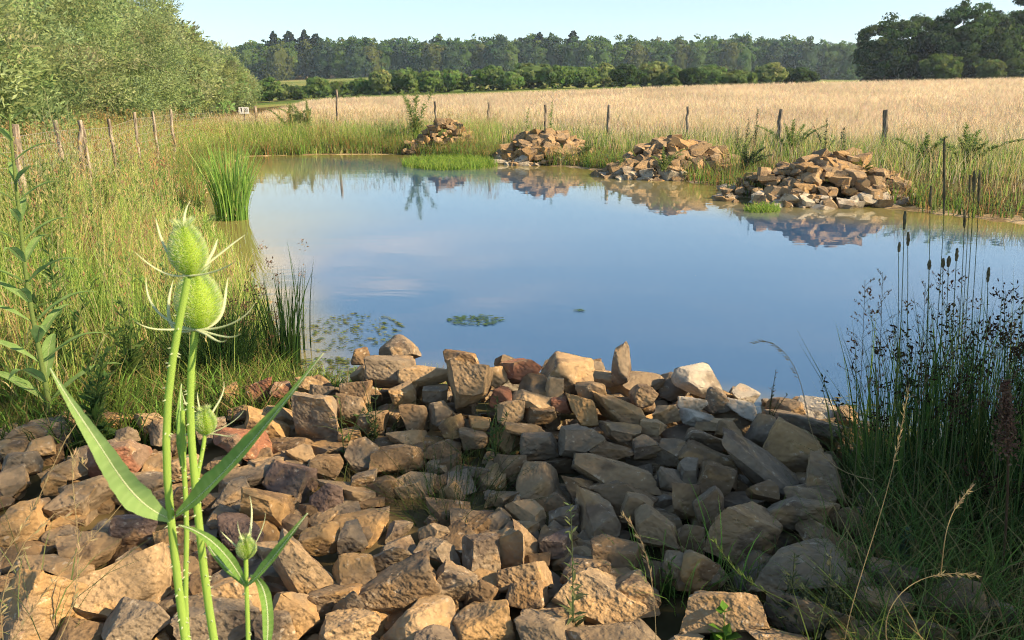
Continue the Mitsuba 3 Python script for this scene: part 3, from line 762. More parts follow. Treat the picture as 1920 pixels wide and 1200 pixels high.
# stones filling the gaps under and between the traced ones
named3 = [(on_surface(t[0], t[1], pile_top), t[6]) for t in TR if t[6]]


def gap_label(x, y, k):
    for p, own in sorted(named3, key=lambda q: math.hypot(q[0][0] - x, q[0][1] - y)):
        dx, dy = x - p[0], y - p[1]
        where = ('left of' if dx < 0 else 'right of') if abs(dx) > abs(dy) else ('behind' if dy > 0 else 'in front of')
        lab = f'half-hidden {KWORD[k]} stone {where} the ' + short(own)
        if lab not in used_labels:
            used_labels.add(lab)
            return lab


count = 0
tries = 0
extra = []
while count < 145 and tries < 9000:
    tries += 1
    x, y = gs.uniform(-3.0, 2.7), gs.uniform(1.5, 5.0)
    if pond_sd(x, y) < -0.45 or (x < -1.25 and y > 3.2 + 0.35 * abs(x + 1.25) + 0.9 * (x > -1.6)) or (x < -0.9 and y > 4.25):
        continue
    if x > 0.46 * y + 0.12:
        continue
    s = gs.uniform(0.12, 0.24)
    if any(math.hypot(x - a, y - b) < (s + r) * 0.36 for a, b, r in extra):
        continue
    extra.append((x, y, s))
    dmin = np.min(np.hypot(PL[:, 0] - x, PL[:, 1] - y) - PL[:, 2] * 0.5)
    z = float(pile_top(x, y)) - 0.10 - (0.02 if dmin < 0 else -0.03)
    v, f = stone_mesh(gs, s * gs.uniform(0.9, 1.4), s * gs.uniform(0.55, 0.9), s * gs.uniform(0.8, 1.2), 7, planes=7)
    R = rot([0, 0, 1], gs.uniform(0, 6.3)) @ rot([1, 0, 0], gs.uniform(-0.5, 0.5))
    k = gs.choice(list('otgbmmbg'))
    k = 'w' if y > 4.3 and gs.uniform() < 0.5 else k
    key = numbered('stone')
    tag(key, gap_label(x, y, k), 'stone', 'loose stones of the near rock pile')
    put_stone(key, v @ R.T + [x, y, z], f, k, gs.uniform())
    count += 1


# small rubble on the ground beneath, far more than can be told apart
rub, ruv = [], []
for i in range(1150):
    x, y = gs.uniform(-3.2, 3.3), gs.uniform(1.4, 4.9)
    if pond_sd(x, y) < -0.35 or x > 0.50 * y + 0.1 or (x < -0.9 and y > 4.2) or (x < -1.35 and y > 3.3 + 0.35 * abs(x + 1.35)):
        continue
    sz = gs.uniform(0.06, 0.17)
    v, f = stone_mesh(gs, sz * gs.uniform(0.9, 1.5), sz * gs.uniform(0.6, 0.9), sz, 0, planes=8)
    z = max(0.02, float(ground(x, y)) + 0.02, float(pile_top(x, y)) - 0.245 - gs.uniform(0, 0.05))
    v, f, _ = meshkit.arrays((v @ rot([0, 0, 1], gs.uniform(0, 6.3)).T + [x, y, z], f), smooth=20)
    rub.append((v, f))
    ruv.append(np.tile([(KIND[gs.choice(list('otgbmmbbg'))] + 0.5) / 8, gs.uniform()], (len(v), 1)))
solo('rubble', cat(rub), 'stone_surface', 'small broken stones in the gaps beneath the near rock pile', 'rubble', smooth=True, kind='stuff', uv=np.vstack(ruv))


# heaps across the pond: stones as parts of each heap
def heap(label, cx, cy, rx, ry, hgt, n, s0, s1, kinds, seed, pale=0, traced=()):
    g = np.random.default_rng(seed)
    key = thing('stone_heap', label, 'stone heap', 'stone heaps on the far bank')

    def add(p, W, H, D, k, yaw, tilt=0.0, detail=0):
        v, f = stone_mesh(g, W, H, D, detail, planes=8)
        R = rot([0, 0, 1], yaw) @ rot([0, -1, 0], tilt) @ rot([1, 0, 0], g.uniform(-0.3, 0.3))
        kk = numbered(key + '__stone')
        put_stone(kk, v @ R.T + p, f, k, g.uniform(), 24)

    for i in range(n):
        a, r = g.uniform(0, 2 * np.pi), math.sqrt(g.uniform(0, 1))
        if g.uniform() < 0.6:
            a = -abs(a if a < np.pi else a - 2 * np.pi)        # more of them on the side towards the pond
        x, y = cx + rx * r * math.cos(a), cy + ry * r * math.sin(a)
        z = float(ground(x, y))
        z = max(z, -0.05) + hgt * max(0, 1 - r ** 1.5) * (0.55 + 0.75 * float(meshkit.fbm(np.array([[x * 1.3, y * 1.3, seed * 1.0]]), 2, seed=seed)[0])) * g.uniform(0.85, 1.05)
        s = (s0 + (s1 * 1.25 - s0) * g.uniform(0, 1) ** 1.9) * (1.12 - 0.3 * r)
        k = 'w' if (z < 0.16 and pale and g.uniform() < pale) else g.choice(list(kinds))
        add(np.array([x, y, z]), s * g.uniform(1.0, 1.5), s * g.uniform(0.55, 0.9), s * g.uniform(0.8, 1.2), k, g.uniform(0, 6.3), g.uniform(-0.25, 0.25))
    for (px, py, w, h, tilt, k, dz) in traced:
        p = on_plane(px, py, dz)
        dist = (p - EYE) @ FWD
        add(p, w * dist / FPX, h * dist / FPX, 0.5 * (w + h) * dist / FPX, k, 0, math.radians(tilt), 6)
    # a core so that no light shows through between the stones
    v, f = stone_mesh(g, rx * 1.15, hgt * 0.85, ry * 1.15, 6)
    part(key, 'core', (v + np.array([cx, cy, float(ground(cx, cy)) + hgt * 0.05]), f), 'soil', smooth=True)
    return key


def hx(px, Y):
    d = ray(px, 300)
    return d[0] / d[1] * Y


heap('small sandy stone heap farthest left, below the leaning post', hx(825, 27.6), 27.6, 1.35, 0.9, 0.86, 170, 0.13, 0.36, 'ottmmt', 21)
heap('second stone heap from the left, pale stones along its waterline', hx(1012, 23.7), 23.7, 1.45, 1.2, 0.78, 210, 0.14, 0.36, 'ottttm', 22, 0.6)
heap('third stone heap from the left, half hidden by weeds', hx(1250, 19.6), 19.6, 1.75, 1.2, 0.80, 240, 0.13, 0.38, 'ottmmmt', 23, 0.3)
heap('largest stone heap at the right with a long block in front', hx(1530, 14.9), 14.9, 1.75, 1.35, 0.72, 300, 0.11, 0.31, 'otttmm', 24, 0.55,
     [(1480, 322, 78, 36, 4, 't', 0.42), (1415, 335, 46, 30, 0, 't', 0.3), (1385, 352, 36, 20, 0, 'w', 0.08), (1357, 352, 26, 16, 0, 'w', 0.06), (1405, 362, 50, 18, -8, 'w', 0.05), (1440, 360, 42, 18, 0, 'w', 0.05), (1485, 360, 50, 28, 0, 'w', 0.1), (1525, 372, 62, 16, -3, 'w', 0.05),
      (1555, 360, 34, 32, 0, 'w', 0.1), (1585, 352, 44, 40, 0, 'm', 0.2), (1612, 360, 50, 28, -14, 'm', 0.15), (1480, 345, 60, 40, 0, 't', 0.2), (1440, 350, 36, 20, 0, 'm', 0.15), (1518, 345, 44, 30, -10, 'o', 0.22), (1570, 330, 44, 22, 10, 'o', 0.35), (1545, 292, 44, 22, 0, 't', 0.68), (1592, 288, 46, 18, -12, 't', 0.70), (1520, 305, 40, 28, 0, 't', 0.6)])

# ------------------------------------------------------------------ fence posts and sign
def post(pxt, pyt, Y, w, lean, label, pb=None, hgt=None, split=False):
    """a weathered round or split stake; top seen at the pixel, lean in pixels of the top against the foot"""
    top = at_y(pxt, pyt, Y)
    foot = at_y(pxt - lean, 260, Y)
    foot[2] = float(ground(foot[0], Y)) - 0.25
    g = np.random.default_rng(int(pxt * 7 + pyt))
    n = 9
    pts = [foot + (top - foot) * s + np.array([g.normal() * 0.012, g.normal() * 0.012, 0]) for s in np.linspace(0, 1, n)]
    r = w * Y / FPX / 2
    v, f = tube(pts, r * (1.08 - 0.16 * np.linspace(0, 1, n)), 9, flat=0.8)
    v = v + (meshkit.noise(v * 30, 3)[:, None] - 0.5) * r * 0.35
    return solo('fence_post', (v, f), 'weathered_wood', label, 'fence post', 'weathered wooden fence posts', smooth=35)


LP = [(28, 233, 8.3, 17, 2, 'thick split post nearest the camera at the left edge'), (106, 226, 10.2, 11, -8, 'second fence post from the left, among pale weeds'), (154, 225, 10.6, 11, -9, 'third post from the left, forked where a second stake leans on it'),
      (203, 223, 12.0, 8, -8, 'fourth post from the left, leaning slightly left'), (253, 210, 15.5, 7, -1, 'fifth post from the left, straight and dark on one side'), (287, 209, 17.5, 7, -5, 'sixth post from the left, crooked'), (321, 205, 20.0, 7, -1, 'pale seventh post from the left, at the end of the netting')]
fence = thing('netting_fence', 'old stake fence with thin wire netting before the willows on the left', 'fence')
tops = []
for a in LP:
    k = post(*a[:5], a[5])
    newk = numbered(fence + '__post')
    scene[newk] = scene.pop(k); labels.pop(k)
    labels[newk] = {'label': a[5]}
    tops.append((at_y(a[0], a[1], a[2]), at_y(a[0] - a[4], 260, a[2])))
foot = at_y(160, 225, 10.5)
gz = float(ground(foot[0], 10.5))
q0, q1 = at_y(150, 262, 10.5), at_y(166, 226, 10.6)
put(numbered(fence + '__brace'), tube([[q0[0] - .02, 10.45, gz - .2], q0, at_y(153, 240, 10.5)], [0.035, 0.035, 0.025], 7), 'weathered_wood', smooth=True)
wires = []
tops.append((at_y(400, 205, 30.0), at_y(400, 260, 30.0)))
tops.insert(0, (at_y(-190, 240, 6.6), at_y(-190, 270, 6.6)))
for (t0, b0), (t1, b1) in zip(tops[:-1], tops[1:]):
    for hgt in (0.12, 0.27, 0.42, 0.57, 0.74):
        wires.append(tube([np.array([a[0] + (b[0] - a[0]) * hgt, a[1], a[2] - hgt]) for a, b in ((t0, b0), (t1, b1))], 0.0022, 4))
    for s in np.linspace(0, 1, 16)[1:-1]:
        p = t0 + (t1 - t0) * s
        wires.append(tube([p - [0, 0, 0.12], p - [0, 0, 0.74]], 0.0015, 3))
scene['wire_metal'] = {'type': 'twosided', 'bsdf': {'type': 'diffuse', 'reflectance': {'type': 'rgb', 'value': [0.3, 0.29, 0.27]}}}
part(fence, 'netting', cat(wires), 'wire_metal', kind='stuff')

for a in [(478, 199, 33.0, 7, -6, 'dark forked post at the far left corner of the pond'), (631, 168, 33.5, 6, -3, 'tall thin post standing above all the others'), (815, 190, 31.0, 6, -6, 'leaning post rising from the smallest stone heap'),
          (916, 192, 31.0, 6, 0, 'short dark post between the two left stone heaps'), (1023, 196, 28.0, 7, 0, 'pale post directly behind the second stone heap'), (1142, 197, 27.5, 8, 2, 'post between the second and third stone heaps'),
          (1290, 200, 25.5, 7, 0, 'dark post behind the third stone heap'), (1464, 205, 23.0, 9, 4, 'leaning dark post behind tall weeds, left of the largest heap'), (1661, 206, 20.5, 11, 0, 'thick curved post at the right behind the largest heap')]:
    post(*a)
p = at_y(478, 226, 33.0)
for pxa, pya, w, lab in [(486, 227, 7, 'short broken stake leaning against the dark forked post'), (502, 238, 7, 'low stump right of the dark forked post')]:
    post(pxa, pya, 33.0, w, 0, lab)

sg = thing('sign', 'small white board with a black mark and lines near the far willow', 'sign')
scene['sign_white'] = {'type': 'diffuse', 'reflectance': {'type': 'rgb', 'value': [0.78, 0.79, 0.80]}}
scene['sign_black'] = {'type': 'diffuse', 'reflectance': {'type': 'rgb', 'value': [0.05, 0.05, 0.06]}}
c = at_y(457, 207, 34.0)


def bx(cx, cy, cz, sx, sy, sz):
    m = trimesh.creation.box((sx, sy, sz)); m.apply_translation((cx, cy, cz))
    return np.array(m.vertices), np.array(m.faces)


part(sg, 'board', bx(c[0], c[1], c[2], 0.42, 0.02, 0.27), 'sign_white')
part(sg, 'mark', cat([bx(c[0] - 0.085, c[1] - 0.012, c[2] + 0.02, 0.035, 0.006, 0.17), bx(c[0] - 0.115, c[1] - 0.013, c[2] + 0.085, 0.05, 0.006, 0.03)]), 'sign_black')
part(sg, 'lettering', cat([bx(c[0] + 0.09, c[1] - 0.012, c[2] + 0.02, 0.16, 0.006, 0.03), bx(c[0] + 0.09, c[1] - 0.012, c[2] - 0.03, 0.16, 0.006, 0.03), bx(c[0] + 0.08, c[1] - 0.012, c[2] + 0.07, 0.12, 0.006, 0.018)]), 'sign_black')
part(sg, 'stake', tube([[c[0], c[1] + 0.03, float(ground(c[0], c[1])) - 0.2], [c[0], c[1] + 0.03, c[2] + 0.1]], 0.025, 7), 'weathered_wood', smooth=True)

# ------------------------------------------------------------------ meadow grass (stuff)
GREEN, YGREEN, STRAW, RUST, DARKG = (0.18, 0.32, 0.065), (0.36, 0.48, 0.125), (0.58, 0.51, 0.27), (0.42, 0.31, 0.14), (0.06, 0.11, 0.025)


def patch(x, y, s, seed):
    return meshkit.fbm(np.stack([np.asarray(x) * s, np.asarray(y) * s, 0 * np.asarray(x)], -1), 3, seed=seed)


def scatter(n, x0, x1, y0, y1, ok, power=1.0):
    out = []
    got = 0
    while got < n:
        m = n * 2
        yy = y0 * (y1 / y0) ** rng.uniform(0, 1, m) if power else rng.uniform(y0, y1, m)
        if power < 1 and power > 0:
            yy = np.where(rng.uniform(0, 1, m) < power, yy, rng.uniform(y0, y1, m))
        xx = rng.uniform(x0, x1, m)
        k = ok(xx, yy)
        out.append(np.stack([xx[k], yy[k]], 1)); got += int(k.sum())
    q = np.vstack(out)[:n]
    return np.column_stack([q, ground(q[:, 0], q[:, 1])])


def left_ok(x, y):
    sd = pond_sd(x, y)
    return (sd > 0.06) & (x < -0.4 - 0.0 * y) & (x > -0.72 * y - 1.5) & ~((x > -2.3) & (y < 4.45)) & ~((y < 3.7) & (x > -3.4)) & (y < 40 + x) & (x > -14)


# left bank: tall grass
B = scatter(62000, -14, -0.4, 3.6, 30, left_ok, 0.75)
n = len(B)
sd = pond_sd(B[:, 0], B[:, 1])
pt = patch(B[:, 0], B[:, 1], 0.9, 4)
h = (0.30 + 0.42 * sstep(0.2, 1.8, sd)) * rng.uniform(0.55, 1.25, n) * (0.75 + 0.5 * pt) * (0.55 + 0.45 * sstep(4.2, 6.0, B[:, 1]))
mixw = rng.uniform(0, 1, n) + 0.9 * (pt - 0.5)
col = np.where((mixw < 0.25)[:, None], GREEN, np.where((mixw < 0.72)[:, None], YGREEN, np.where((mixw < 0.88)[:, None], STRAW, RUST))) * (1 + 0.2 * rng.normal(size=(n, 1)))
near = B[:, 1] < 9
wid = np.where(near, 0.006, 0.0115) * rng.uniform(0.6, 1.5, n)
solo('meadow_grass', blades(B - [0, 0, 0.02], h, rng.uniform(0, 6.3, n), h * rng.uniform(0.05, 0.55, n), wid, np.clip(col, 0.01, 0.8), 3, rng.uniform(0, 0.2, n)), 'leaf_surface',
     'tall yellow-green meadow grass covering the left bank', 'grass', kind='stuff')
# flowering stalks with brownish heads above it
B = scatter(4500, -14, -0.5, 4.2, 30, lambda x, y: left_ok(x, y) & (pond_sd(x, y) > 0.5), 0.8)
n = len(B)
pt = patch(B[:, 0], B[:, 1], 0.6, 9)
h = rng.uniform(0.65, 1.15, n) * (0.7 + 0.3 * sstep(4.5, 6.5, B[:, 1]))
az = rng.uniform(0, 6.3, n); lean = h * rng.uniform(0.05, 0.3, n)
sc_ = np.where(B[:, 1] < 9, 1.0, 1.7)
colh = palette([(0.38, 0.24, 0.12), (0.48, 0.38, 0.19), (0.36, 0.34, 0.12)], n, 0.15)
stalk = blades(B, h, az, lean, 0.004 * sc_, palette([YGREEN, STRAW], n), 3)
tipp = B + np.stack([np.cos(az) * lean, np.sin(az) * lean, h], 1)
idx = np.repeat(np.arange(n), 6)
hd = leaves(tipp[idx] - np.array([0, 0, 1.0]) * (rng.uniform(0, 0.16, len(idx)))[:, None], rand_dirs(len(idx)) * [0.7, 0.7, 0.5] + [0, 0, 0.9], rand_dirs(len(idx)), 0.035 * sc_[idx], 0.008 * sc_[idx], colh[idx])
solo('seeding_grass', cat([stalk, hd]), 'leaf_surface', 'taller seeding grass stalks with brownish heads over the left meadow', 'grass', kind='stuff')

# low green herbs on the shaded ground at the left behind the stones
B = scatter(15000, -4.5, -0.9, 2.9, 5.6, lambda x, y: (pond_sd(x, y) > 0.02) & (y > 3.35 + 0.45 * np.maximum(0, x + 2.0)) & (x > -0.8 * y), 0)
n = len(B)
h = rng.uniform(0.05, 0.22, n) * (0.7 + patch(B[:, 0], B[:, 1], 2.0, 2))
solo('turf', blades(B, h, rng.uniform(0, 6.3, n), h * rng.uniform(0.2, 0.9, n), 0.007 * rng.uniform(0.6, 1.6, n), palette([GREEN, DARKG, (0.13, 0.18, 0.04), (0.25, 0.20, 0.09)], n, 0.2), 3, 0.1), 'leaf_surface', 'short shaded grass between the stones and the left meadow', 'grass', kind='stuff')


# dark tangled grass on the ground at the lower right, under and before the rushes
def right_ok(x, y):
    return (x > 0.43 * y + 0.05 + 0.25 * (patch(x, y, 3.0, 52) - 0.5)) & (x < 0.75 * y + 0.3) & (pond_sd(x, y) > -0.15)


B = scatter(5600, 0.7, 3.2, 1.5, 3.7, right_ok, 0)
n = len(B)
h = rng.uniform(0.06, 0.36, n) * (0.5 + patch(B[:, 0], B[:, 1], 2.5, 53))
solo('tangled_grass', blades(B, h, rng.uniform(0, 6.3, n), h * rng.uniform(0.2, 1.1, n), 0.0055 * rng.uniform(0.6, 1.6, n), palette([(0.10, 0.17, 0.045), (0.14, 0.21, 0.06), (0.07, 0.12, 0.035), (0.26, 0.22, 0.10)], n, 0.2), 3, 0.1), 'leaf_surface', 'tangled shaded grass on the ground around the right-hand rushes', 'grass', kind='stuff')


# far bank: green herbage by the pond, straw towards the field
def far_ok(x, y):
    sd = pond_sd(x, y)
    fy = np.interp(x, FENCE_X, FENCE_Y)
    return (sd > np.where(y > 15, 0.04, 0.30) + 0.5 * patch(x, y, 0.8, 31) ** 1.5) & (y > 8.5) & (y < fy + 5) & (x < 0.72 * y + 2) & (x > -0.55 * y) & ~((x > 4) & (y < 14.2) & (sd < 0.75))


B = scatter(74000, -20, 24, 9, 44, far_ok, 0.55)
n = len(B)
fy = np.interp(B[:, 0], FENCE_X, FENCE_Y)
w_ = sstep(-9, -0.5, B[:, 1] - fy + 5.0 * (patch(B[:, 0], B[:, 1], 0.35, 12) - 0.5))
sd = pond_sd(B[:, 0], B[:, 1])
mixw = rng.uniform(0, 1, n)
col = np.where((mixw < 0.14 + w_ * 0.80)[:, None], palette([(0.58, 0.50, 0.32), (0.52, 0.42, 0.25), (0.62, 0.56, 0.40)], n), palette([GREEN, (0.15, 0.22, 0.06), YGREEN, (0.22, 0.26, 0.12), (0.42, 0.36, 0.16), (0.50, 0.42, 0.22)], n, 0.18))
h = (0.20 + 0.28 * sstep(0.3, 2.2, sd) - 0.10 * w_ * sstep(2.5, 0.5, fy - B[:, 1]) * (B[:, 1] < fy + 0.5)) * rng.uniform(0.5, 1.35, n) * (0.25 + 1.5 * patch(B[:, 0], B[:, 1], 0.8, 15))
solo('bank_grass', blades(B - [0, 0, 0.03], h, rng.uniform(0, 6.3, n), h * rng.uniform(0.05, 0.5, n), 0.017 * rng.uniform(0.6, 1.5, n) * (B[:, 1] / 22) ** 0.7, np.clip(col, 0.01, 0.8), 2, rng.uniform(0, 0.15, n)), 'leaf_surface',
     'mixed green and straw-coloured grass along the far bank', 'grass', kind='stuff')

E0, E1 = SHORE, np.roll(SHORE, -1, 0)
far_edge = [k for k in range(len(SHORE)) if E0[k, 1] > 11.5 and E1[k, 1] > 11.5]
wl = np.array([np.hypot(*(E1[k] - E0[k])) for k in far_edge])
kk = rng.choice(len(far_edge), 30000, p=wl / wl.sum())
ea, eb = E0[far_edge][kk], E1[far_edge][kk]
tt = rng.uniform(0, 1, (len(kk), 1)); off = rng.uniform(0.0, 1.0, (len(kk), 1))
nrm = unit(np.column_stack([-(eb - ea)[:, 1], (eb - ea)[:, 0]]))
q = ea + (eb - ea) * tt + nrm * off
qs = pond_sd(q[:, 0], q[:, 1])
q = q[(qs > 0.02 + 0.55 * np.clip(patch(q[:, 0], q[:, 1], 1.1, 77) - 0.42, 0, 1) * 2)]
B = np.column_stack([q, ground(q[:, 0], q[:, 1])])
B = B[rng.uniform(0, 1, len(B)) < np.where((B[:, 0] > 3.5), 0.35, 1.0)]
n = len(B)
h = rng.uniform(0.16, 0.52, n) * (0.5 + patch(B[:, 0], B[:, 1], 0.5, 78))
solo('shore_grass', blades(B - [0, 0, 0.03], h, rng.uniform(0, 6.3, n), h * rng.uniform(0.05, 0.6, n), 0.018 * rng.uniform(0.6, 1.5, n), palette([GREEN, (0.15, 0.22, 0.06), (0.22, 0.26, 0.10), (0.36, 0.22, 0.10)], n, 0.18), 2), 'leaf_surface', 'patches of green and rusty grass at the far waterline', 'grass', kind='stuff')

# the ripe crop of the field: ears standing ever more thinly with distance
def field_ok(x, y):
    return (y > np.interp(x, FENCE_X, FENCE_Y) + 0.5) & (x < 0.68 * y + 3) & (x > -14 - 0.12 * (y - 40)) & (x > -0.42 * y)


B = scatter(95000, -24, 52, 25, Y_CREST, field_ok, 0.8)
n = len(B)
h = rng.uniform(0.28, 0.5, n)
tint = patch(B[:, 0], B[:, 1], 0.18, 41)[:, None]
col = palette([(0.58, 0.49, 0.345), (0.53, 0.43, 0.285), (0.63, 0.56, 0.42)], n, 0.1) * (0.75 + 0.5 * tint)
solo('grain_crop', blades(B, h, rng.uniform(0, 6.3, n), h * rng.uniform(0.1, 0.7, n), 0.022 * rng.uniform(0.6, 1.5, n) * (B[:, 1] / 30), col, 2, 0.1), 'leaf_surface', 'ripe golden grain covering the field beyond the fence', 'grain', kind='stuff')

# ------------------------------------------------------------------ single weeds on the far bank and elsewhere
def leafy_weed(name, label, pos, h, cols, seed, leaf=0.10, wid=0.03, n=60, branch=0, up=0.5, group=None, stem_r=0.006, cat_='plant', heads=None, dense=1.0, spread=0.10):
    g = np.random.default_rng(seed)
    key = thing(name, label, cat_, group)
    pos = np.asarray(pos, float)
    stems, lv = [], []
    for b in range(branch + 1):
        lean = g.normal(size=2) * (0.05 + spread * (b > 0)) * h
        hh = h * (1 if b == 0 else g.uniform(0.55, 0.92))
        top = pos + [lean[0], lean[1], hh]
        st = spline([pos - [0, 0, 0.05], pos + [lean[0] * 0.3, lean[1] * 0.3, hh * 0.5], top], 8)
        stems.append(tube(st, np.linspace(stem_r, stem_r * 0.4, 8), 5, np.array(cols[0]) * 0.9))
        m = int(n * dense) if b == 0 else int(n * 0.6 * dense)
        s = g.uniform(0.08, 1, m)
        c = np.array([np.interp(s, np.linspace(0, 1, 8), st[:, i]) for i in range(3)]).T
        a = g.uniform(0, 6.3, m)
        d = np.stack([np.cos(a), np.sin(a), up + 0.4 * g.normal(size=m)], 1)
        lv.append(leaves(c, d, rand_dirs(m, g) * 0.4 + [0, 0, 1], leaf * (1.25 - 0.8 * s) * g.uniform(0.7, 1.2, m), wid * (1.2 - 0.6 * s), palette(cols, m, 0.12, g=g)))
        if heads:
            m = 26
            s = g.uniform(0.72, 1.0, m)
            c = np.array([np.interp(s, np.linspace(0, 1, 8), st[:, i]) for i in range(3)]).T
            lv.append(leaves(c, rand_dirs(m, g) + [0, 0, 0.6], rand_dirs(m, g), 0.05, 0.025, palette(heads, m, 0.12, g=g)))
    part(key, 'stem', cat(stems), 'leaf_surface', smooth=True)
    part(key, 'foliage', cat(lv), 'leaf_surface')
    return key


GRY = [(0.10, 0.13, 0.075), (0.085, 0.115, 0.07)]
LGT = [(0.24, 0.32, 0.12), (0.19, 0.27, 0.09)]
weeds = [('tall_weed', 'tallest pale green weed left of the smallest heap', 777, 148, 29.0, LGT, 90, 0.26, 3), ('tall_weed', 'slim tall weed before the field, left of the pale post', 987, 205, 27.5, LGT, 50, 0.16, 0), ('tall_weed', 'tall leafy weed touching the pale post on its right', 1033, 190, 27.4, LGT, 60, 0.16, 0),
         ('spiky_weed', 'dark grey-green spike, left of the pair beside the leaning dark post', 1385, 238, 20.5, GRY, 60, 0.10, 1), ('spiky_weed', 'tallest dark grey-green spike left of the leaning dark post', 1419, 205, 20.5, GRY, 70, 0.10, 1), ('spiky_weed', 'dark spike just left of the tallest dark spike', 1403, 220, 20.8, GRY, 60, 0.10, 1),
         ('spiky_weed', 'grey-green spiky weed behind the left shoulder of the largest heap', 1553, 222, 18.5, GRY, 60, 0.10, 2), ('spiky_weed', 'conical grey-green weed right above the largest heap', 1585, 238, 18.0, GRY, 60, 0.12, 1), ('bushy_weed', 'feathery light green weed right of the leaning dark post', 1490, 225, 20.0, LGT, 120, 0.14, 6),
         ('bushy_weed', 'pale bushy willowherb before the field between the forked and the tall thin post', 575, 188, 32.0, LGT, 110, 0.2, 7), ('bushy_weed', 'second pale bush of weeds left of the tall thin post', 540, 198, 31.0, LGT, 110, 0.2, 7), ('bushy_weed', 'green weed clump at the right edge of the far bank', 1820, 232, 16.5, LGT, 120, 0.16, 7),
         ('bushy_weed', 'bright green weed clump between the curved post and the right edge', 1740, 250, 17.0, LGT, 120, 0.16, 6), ('bushy_weed', 'silvery weed clump left of the largest heap', 1400, 270, 18.0, GRY + LGT, 140, 0.12, 8), ('bushy_weed', 'yellow-green weeds growing over the right side of the largest heap', 1615, 300, 14.6, [(0.2, 0.22, 0.06), (0.15, 0.2, 0.05)], 120, 0.09, 8),
         ('bushy_weed', 'green weeds in front of the third heap', 1245, 275, 18.4, LGT, 90, 0.10, 5), ('bushy_weed', 'light weed right of the second heap', 1098, 262, 23.0, LGT, 90, 0.12, 5), ('bushy_weed', 'weed clump left of the smallest heap', 735, 228, 28.5, LGT, 90, 0.14, 5), ('bushy_weed', 'weed hanging over the left foot of the third heap', 1165, 285, 19.2, LGT, 80, 0.10, 5)]
for i, (nm, lab, px, py, Y, cols, nl, lf, br) in enumerate(weeds):
    top = at_y(px, py, Y)
    z = float(ground(top[0], Y))
    z += 0.35 if 'heap' in lab and ('over' in lab or 'front' in lab) else 0
    leafy_weed(nm, lab, (top[0], Y, z), max(0.35, top[2] - z), cols, 1200 + i, leaf=lf, wid=lf * 0.28, n=nl, branch=br, group='tall weeds on the far bank', stem_r=0.007, dense=2.2, spread=0.42 if nm == 'bushy_weed' else 0.10)

# pale bare stalks among the willows at the left
for i, (px, py, Y) in enumerate([(95, 165, 9.4), (78, 200, 9.0), (60, 215, 9.2), (118, 190, 10.0)]):
    top = at_y(px, py, Y)
    leafy_weed('pale_weed', ['tallest pale branching weed behind the second left post', 'pale weed just left of the tallest pale one', 'pale weed nearest the thick left post', 'pale weed above the third left post'][i], (top[0], Y, float(ground(top[0], Y))), top[2] - float(ground(top[0], Y)),
               [(0.40, 0.43, 0.24), (0.33, 0.38, 0.18)], 1300 + i, leaf=0.13, wid=0.022, n=36, branch=5, up=1.2, group='pale branching weeds by the left fence', stem_r=0.007)
# bushy herbs right of the left fence foot
for i, (px, py, Y) in enumerate([(60, 300, 7.5), (130, 320, 7.8), (20, 330, 6.6), (90, 380, 6.3), (190, 330, 9.0)]):
    p = at_y(px, py, Y)
    leafy_weed('leafy_herb', f'{ORD[i]} light green willowherb clump in front of the left fence posts', (p[0], Y, float(ground(p[0], Y))), p[2] - float(ground(p[0], Y)) + 0.1, [(0.19, 0.25, 0.08), (0.15, 0.21, 0.06)], 1330 + i, leaf=0.11, wid=0.02, n=80, branch=9, up=0.8, group='willowherb clumps by the left fence', stem_r=0.005)


# ------------------------------------------------------------------ rush, reed and water plants
def tuft(name, label, pos, n, h0, h1, spread, splay, cols, seed, w=0.008, category='rush clump', group=None, nseg=4, heads=0, headcol=None, tip=None, curl=0.05):
    g = np.random.default_rng(seed)
    key = thing(name, label, category, group)
    pos = np.asarray(pos, float)
    a = g.uniform(0, 6.3, n); r = spread * np.sqrt(g.uniform(0, 1, n))
    base = np.stack([pos[0] + r * np.cos(a), pos[1] + r * np.sin(a), np.full(n, pos[2])], 1)
    h = g.uniform(h0, h1, n)
    az = a + g.normal(size=n) * 0.6
    lean = h * splay * (0.25 + r / spread) * g.uniform(0.2, 1.2, n)
    col = palette(cols, n, 0.15, g=g)
    bl = blades(base, h, az, lean, w * g.uniform(0.7, 1.3, n), col, nseg, curl, tip=tip)
    part(key, 'blades', bl, 'leaf_surface')
    if heads:
        idx = g.choice(n, heads, replace=False)
        s = g.uniform(0.72, 0.97, heads)
        c = base[idx] + np.stack([np.cos(az[idx]) * lean[idx] * s ** 2, np.sin(az[idx]) * lean[idx] * s ** 2, h[idx] * s], 1)
        k = np.repeat(np.arange(heads), 16)
        off = g.normal(size=(len(k), 3)) * [0.012, 0.012, 0.022]
        hd = leaves(c[k] + off, rand_dirs(len(k), g) + [0, 0, 0.8], rand_dirs(len(k), g), 0.022, 0.009, palette([headcol or (0.05, 0.032, 0.02)], len(k), 0.25, g=g))
        part(key, 'seed_heads', hd, 'leaf_surface', kind='stuff')
    return key


